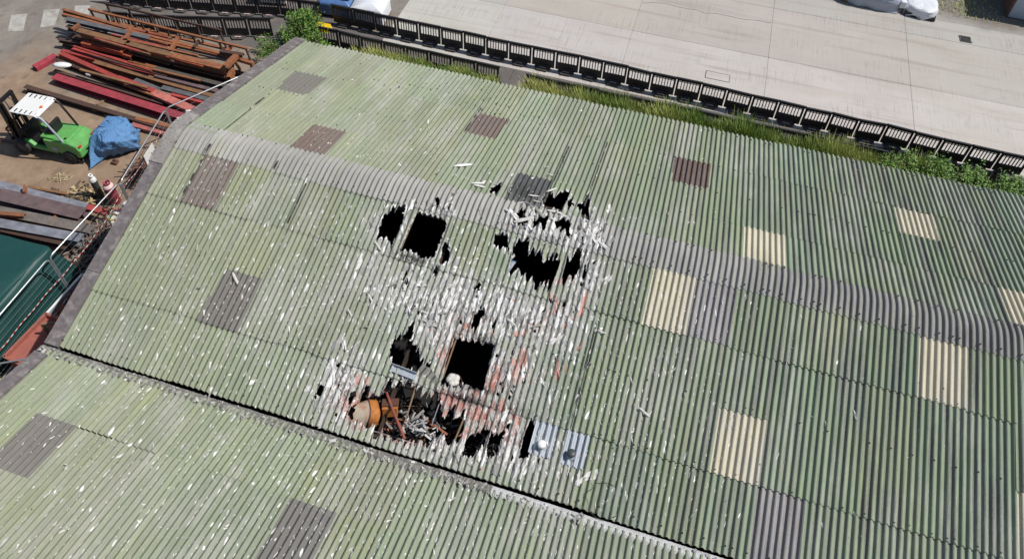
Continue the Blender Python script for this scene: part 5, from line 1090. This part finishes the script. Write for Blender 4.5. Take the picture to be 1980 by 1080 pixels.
b = MB(); b.lathe([(.02, 0), (.16, .02), (.17, .25), (.14, .34), (.02, .36)], 14); o = tag(b.build('white_bag', M['white']), 'crumpled white bag on the litter against the wall', 'bag'); o.location = (-4.1, .62, GZ+.5); o.rotation_euler = (.5, .3, 0)
b = MB(); b.box((0, 0, 0), (.34, .2, .02)); o = tag(b.build('dark_tray', M['glossblk'], bev=.004), 'flat dark tray lying at the wall below the fence sign', 'tray'); o.location = (-4.2, 1.75, GZ+.35); o.rotation_euler = (0, .1, R(75)); o.scale = (2.2, 1.5, 1.5)

# ================================================================== PLANTS
def leaves(n, pos, size, m, name, parent=None, flat=.6):
    V = np.zeros((n*4, 3), np.float32); Cc = np.zeros((n*4, 3), np.float32)
    for k in range(n):
        p, sh = pos(); L = size(); 
        d = Vector((random.gauss(0, 1), random.gauss(0, 1), random.gauss(0, .55))).normalized(); u = Vector((random.gauss(0, .6), random.gauss(0, .6), 1)).normalized(); s = d.cross(u).normalized()
        p = Vector(p); w = L*.55
        V[k*4:k*4+4] = [p, p+d*L*.5+s*w/2+u*.1*L, p+d*L, p+d*L*.5-s*w/2+u*.1*L]; Cc[k*4:k*4+4] = max(0, min(1, sh+random.gauss(0, .22)))
    F = np.arange(n*4).reshape(n, 4); o = bpy.data.objects.new(name, np_mesh(name, V, F, m, None, False, Cc)); link(o, parent); return o
def shrub(label, x, y, blobs, n, size=.08, z=GZ, spray=.25, name='shrub'):
    o = thing(name, label, 'shrub', (x, y, z))
    b = MB(); 
    for (bx, by, bz, r_) in blobs:
        b.tube([(bx*.15, by*.15, -.02), (bx*.6, by*.6, bz*.5), (bx, by, bz)], [.03, .02, .008], 6)
        for k in range(4): b.tube([(bx*.7, by*.7, bz*.6), (bx+random.gauss(0, r_*.6), by+random.gauss(0, r_*.6), bz+random.uniform(0, r_))], [.01, .004], 5)
    b.build('stem', M['wood'], o)
    wts = [q[3]**2 for q in blobs]
    def pos():
        bx, by, bz, r_ = random.choices(blobs, wts)[0]
        while True:
            d = Vector((random.gauss(0, 1), random.gauss(0, 1), random.gauss(0, 1))).normalized()*r_*random.random()**.45
            if random.random() < spray: d = d*random.uniform(1, 1.5)
            p = Vector((bx, by, bz))+d*1.0
            if float(vn1(p.x*5+p.z*3, 3))*float(vn1(p.y*5-p.z*2, 4)) > .12 and p.z > .03: return p, .35+.5*(d.z/r_)*.5+.25*(float(vn1(p.x*3+p.y*4, 9)))
    leaves(n, pos, lambda: size*random.uniform(.6, 1.4), M['leaf'], 'foliage', o); return o
shrub('leafy green bush growing behind the far left corner of the roof', -2.3, 10.55, [(-.9, .25, .7, .6), (.1, .2, .8, .55), (.7, -.15, .45, .45), (-.3, .9, 1.1, .45), (-1.2, .9, .85, .4), (-.7, 1.1, 1.1, .35), (1.0, -.35, .35, .35), (-.2, -.5, .5, .5), (-.7, .5, 1.25, .4), (-.25, .5, 1.2, .4)], 8500, .095)
shrub('dark sparse low bush left of the leafy bush by the roof corner', -3.9, 9.65, [(0, 0, .35, .5), (.5, .35, .6, .5), (-.3, .5, .45, .4), (.4, -.4, .35, .35)], 1500, .075)
for k, (x, y, n, r_, lb) in enumerate(((21.8, 10.05, 5200, 1, 'leftmost leafy green shrub of the hedge at the right edge'), (23.0, 10.0, 5200, .95, 'second from left leafy green shrub of the hedge at the right edge'), (25.5, 9.9, 4200, .95, 'half hidden leafy shrub at the very right edge of the photo'), (24.2, 9.9, 5200, 1, 'third from left leafy green shrub of the hedge at the right edge'))):
    shrub(lb, x, y+.25, [(-1.0, .2, .7*r_, .5), (1.1, .2, .75*r_, .5), (-.6, .1, .8*r_, .62), (.3, .1, .95*r_, .66), (.8, -.3, .8, .6), (-.3, -.4, .75, .6), (-.1, .45, .85*r_, .6), (.7, .4, .9*r_, .55), (-.9, -.3, .7, .6), (0, 0, .4, .6)], n+1500, .095)
shrub('low leafy weeds at the foot of barriers left of walkway gap', 4.6, 10.35, [(-1.0, .2, .35, .4), (-.3, .25, .38, .42), (.4, .3, .36, .4), (.9, .3, .3, .35), (-1.6, .3, .3, .35)], 2600, .09, name='weeds')
# tall grass on the verge
nb = 42000; V = np.zeros((nb*6, 3), np.float32); Cc = np.zeros((nb*6, 3), np.float32); k = 0
while k < nb:
    x = random.uniform(-.6, 22.5); y = random.uniform(10.15, 11.0)
    dn = float(vn1(x*1.1, 33))*.6+float(vn1(x*3.3+y*2, 34))*.4
    if x > 6.8: dn += .22
    if 5.9 < x < 7.0 and y > 10.3: continue
    if random.random() > dn*1.3: continue
    h = (.46+.56*dn)*random.uniform(.55, 1.25)*(1.12 if x > 6.8 else .95); a = random.uniform(0, 6.28); w = .015; bx, by = math.cos(a)*h*.45*random.random(), math.sin(a)*h*.45*random.random()
    px, py = -math.sin(a)*w, math.cos(a)*w
    V[k*6:k*6+6] = [(x-px, y-py, GZ-.02), (x+px, y+py, GZ-.02), (x+bx*.4+px*.8, y+by*.4+py*.8, GZ+h*.6), (x+bx*.4-px*.8, y+by*.4-py*.8, GZ+h*.6), (x+bx+px*.2, y+by+py*.2, GZ+h), (x+bx-px*.2, y+by-py*.2, GZ+h)]
    Cc[k*6:k*6+6] = min(1, max(0, .15+.75*float(vn1(x*.9+y, 71))+random.gauss(0, .18))); k += 1
i = np.arange(nb)*6; F = np.concatenate([np.stack([i, i+1, i+2, i+3], 1), np.stack([i+3, i+2, i+4, i+5], 1)])
o = bpy.data.objects.new('tall_grass', np_mesh('tall_grass', V, F, M['grass'], None, False, Cc)); COL.objects.link(o)
tag(o, 'tall green and straw coloured grass growing between the roof and the barriers', 'grass', kind='stuff')
# weeds at the far edge of the yard
nb = 900; V = np.zeros((nb*4, 3), np.float32); Cc = np.zeros((nb*4, 3), np.float32)
for k in range(nb):
    x = random.gauss(25.0, .9); y = random.uniform(22.6, 25); h = random.uniform(.04, .14); a = random.uniform(0, 6.28); dx, dy = math.cos(a)*.05, math.sin(a)*.05
    V[k*4:k*4+4] = [(x, y, GZ-.01), (x+dx, y+dy, GZ+h*.6), (x+dx*2, y+dy*2, GZ+h), (x+dx-dy*.5, y+dy+dx*.5, GZ+h*.5)]; Cc[k*4:k*4+4] = random.uniform(.2, 1)
o = bpy.data.objects.new('edge_weeds', np_mesh('edge_weeds', V, np.arange(nb*4).reshape(nb, 4), M['grass'], None, False, Cc)); COL.objects.link(o)
tag(o, 'sparse low weeds along the dirty far edge of the concrete yard', 'weeds', kind='stuff')
nb = 2500; V = np.zeros((nb*4, 3), np.float32); Cc = np.zeros((nb*4, 3), np.float32)
for k in range(nb):
    x = random.uniform(-6.5, -2.8); y = random.uniform(-9, -5.7); h = random.uniform(.05, .2); a = random.uniform(0, 6.28); dx, dy = math.cos(a)*.05, math.sin(a)*.05
    V[k*4:k*4+4] = [(x, y, GZ-.01), (x+dx, y+dy, GZ+h*.6), (x+dx*2, y+dy*2, GZ+h), (x+dx-dy*.5, y+dy+dx*.5, GZ+h*.5)]; Cc[k*4:k*4+4] = random.uniform(.2, 1)
o = bpy.data.objects.new('corner_grass', np_mesh('corner_grass', V, np.arange(nb*4).reshape(nb, 4), M['grass'], None, False, Cc)); COL.objects.link(o)
tag(o, 'dry grass on the ground at the lower left corner', 'grass', kind='stuff')
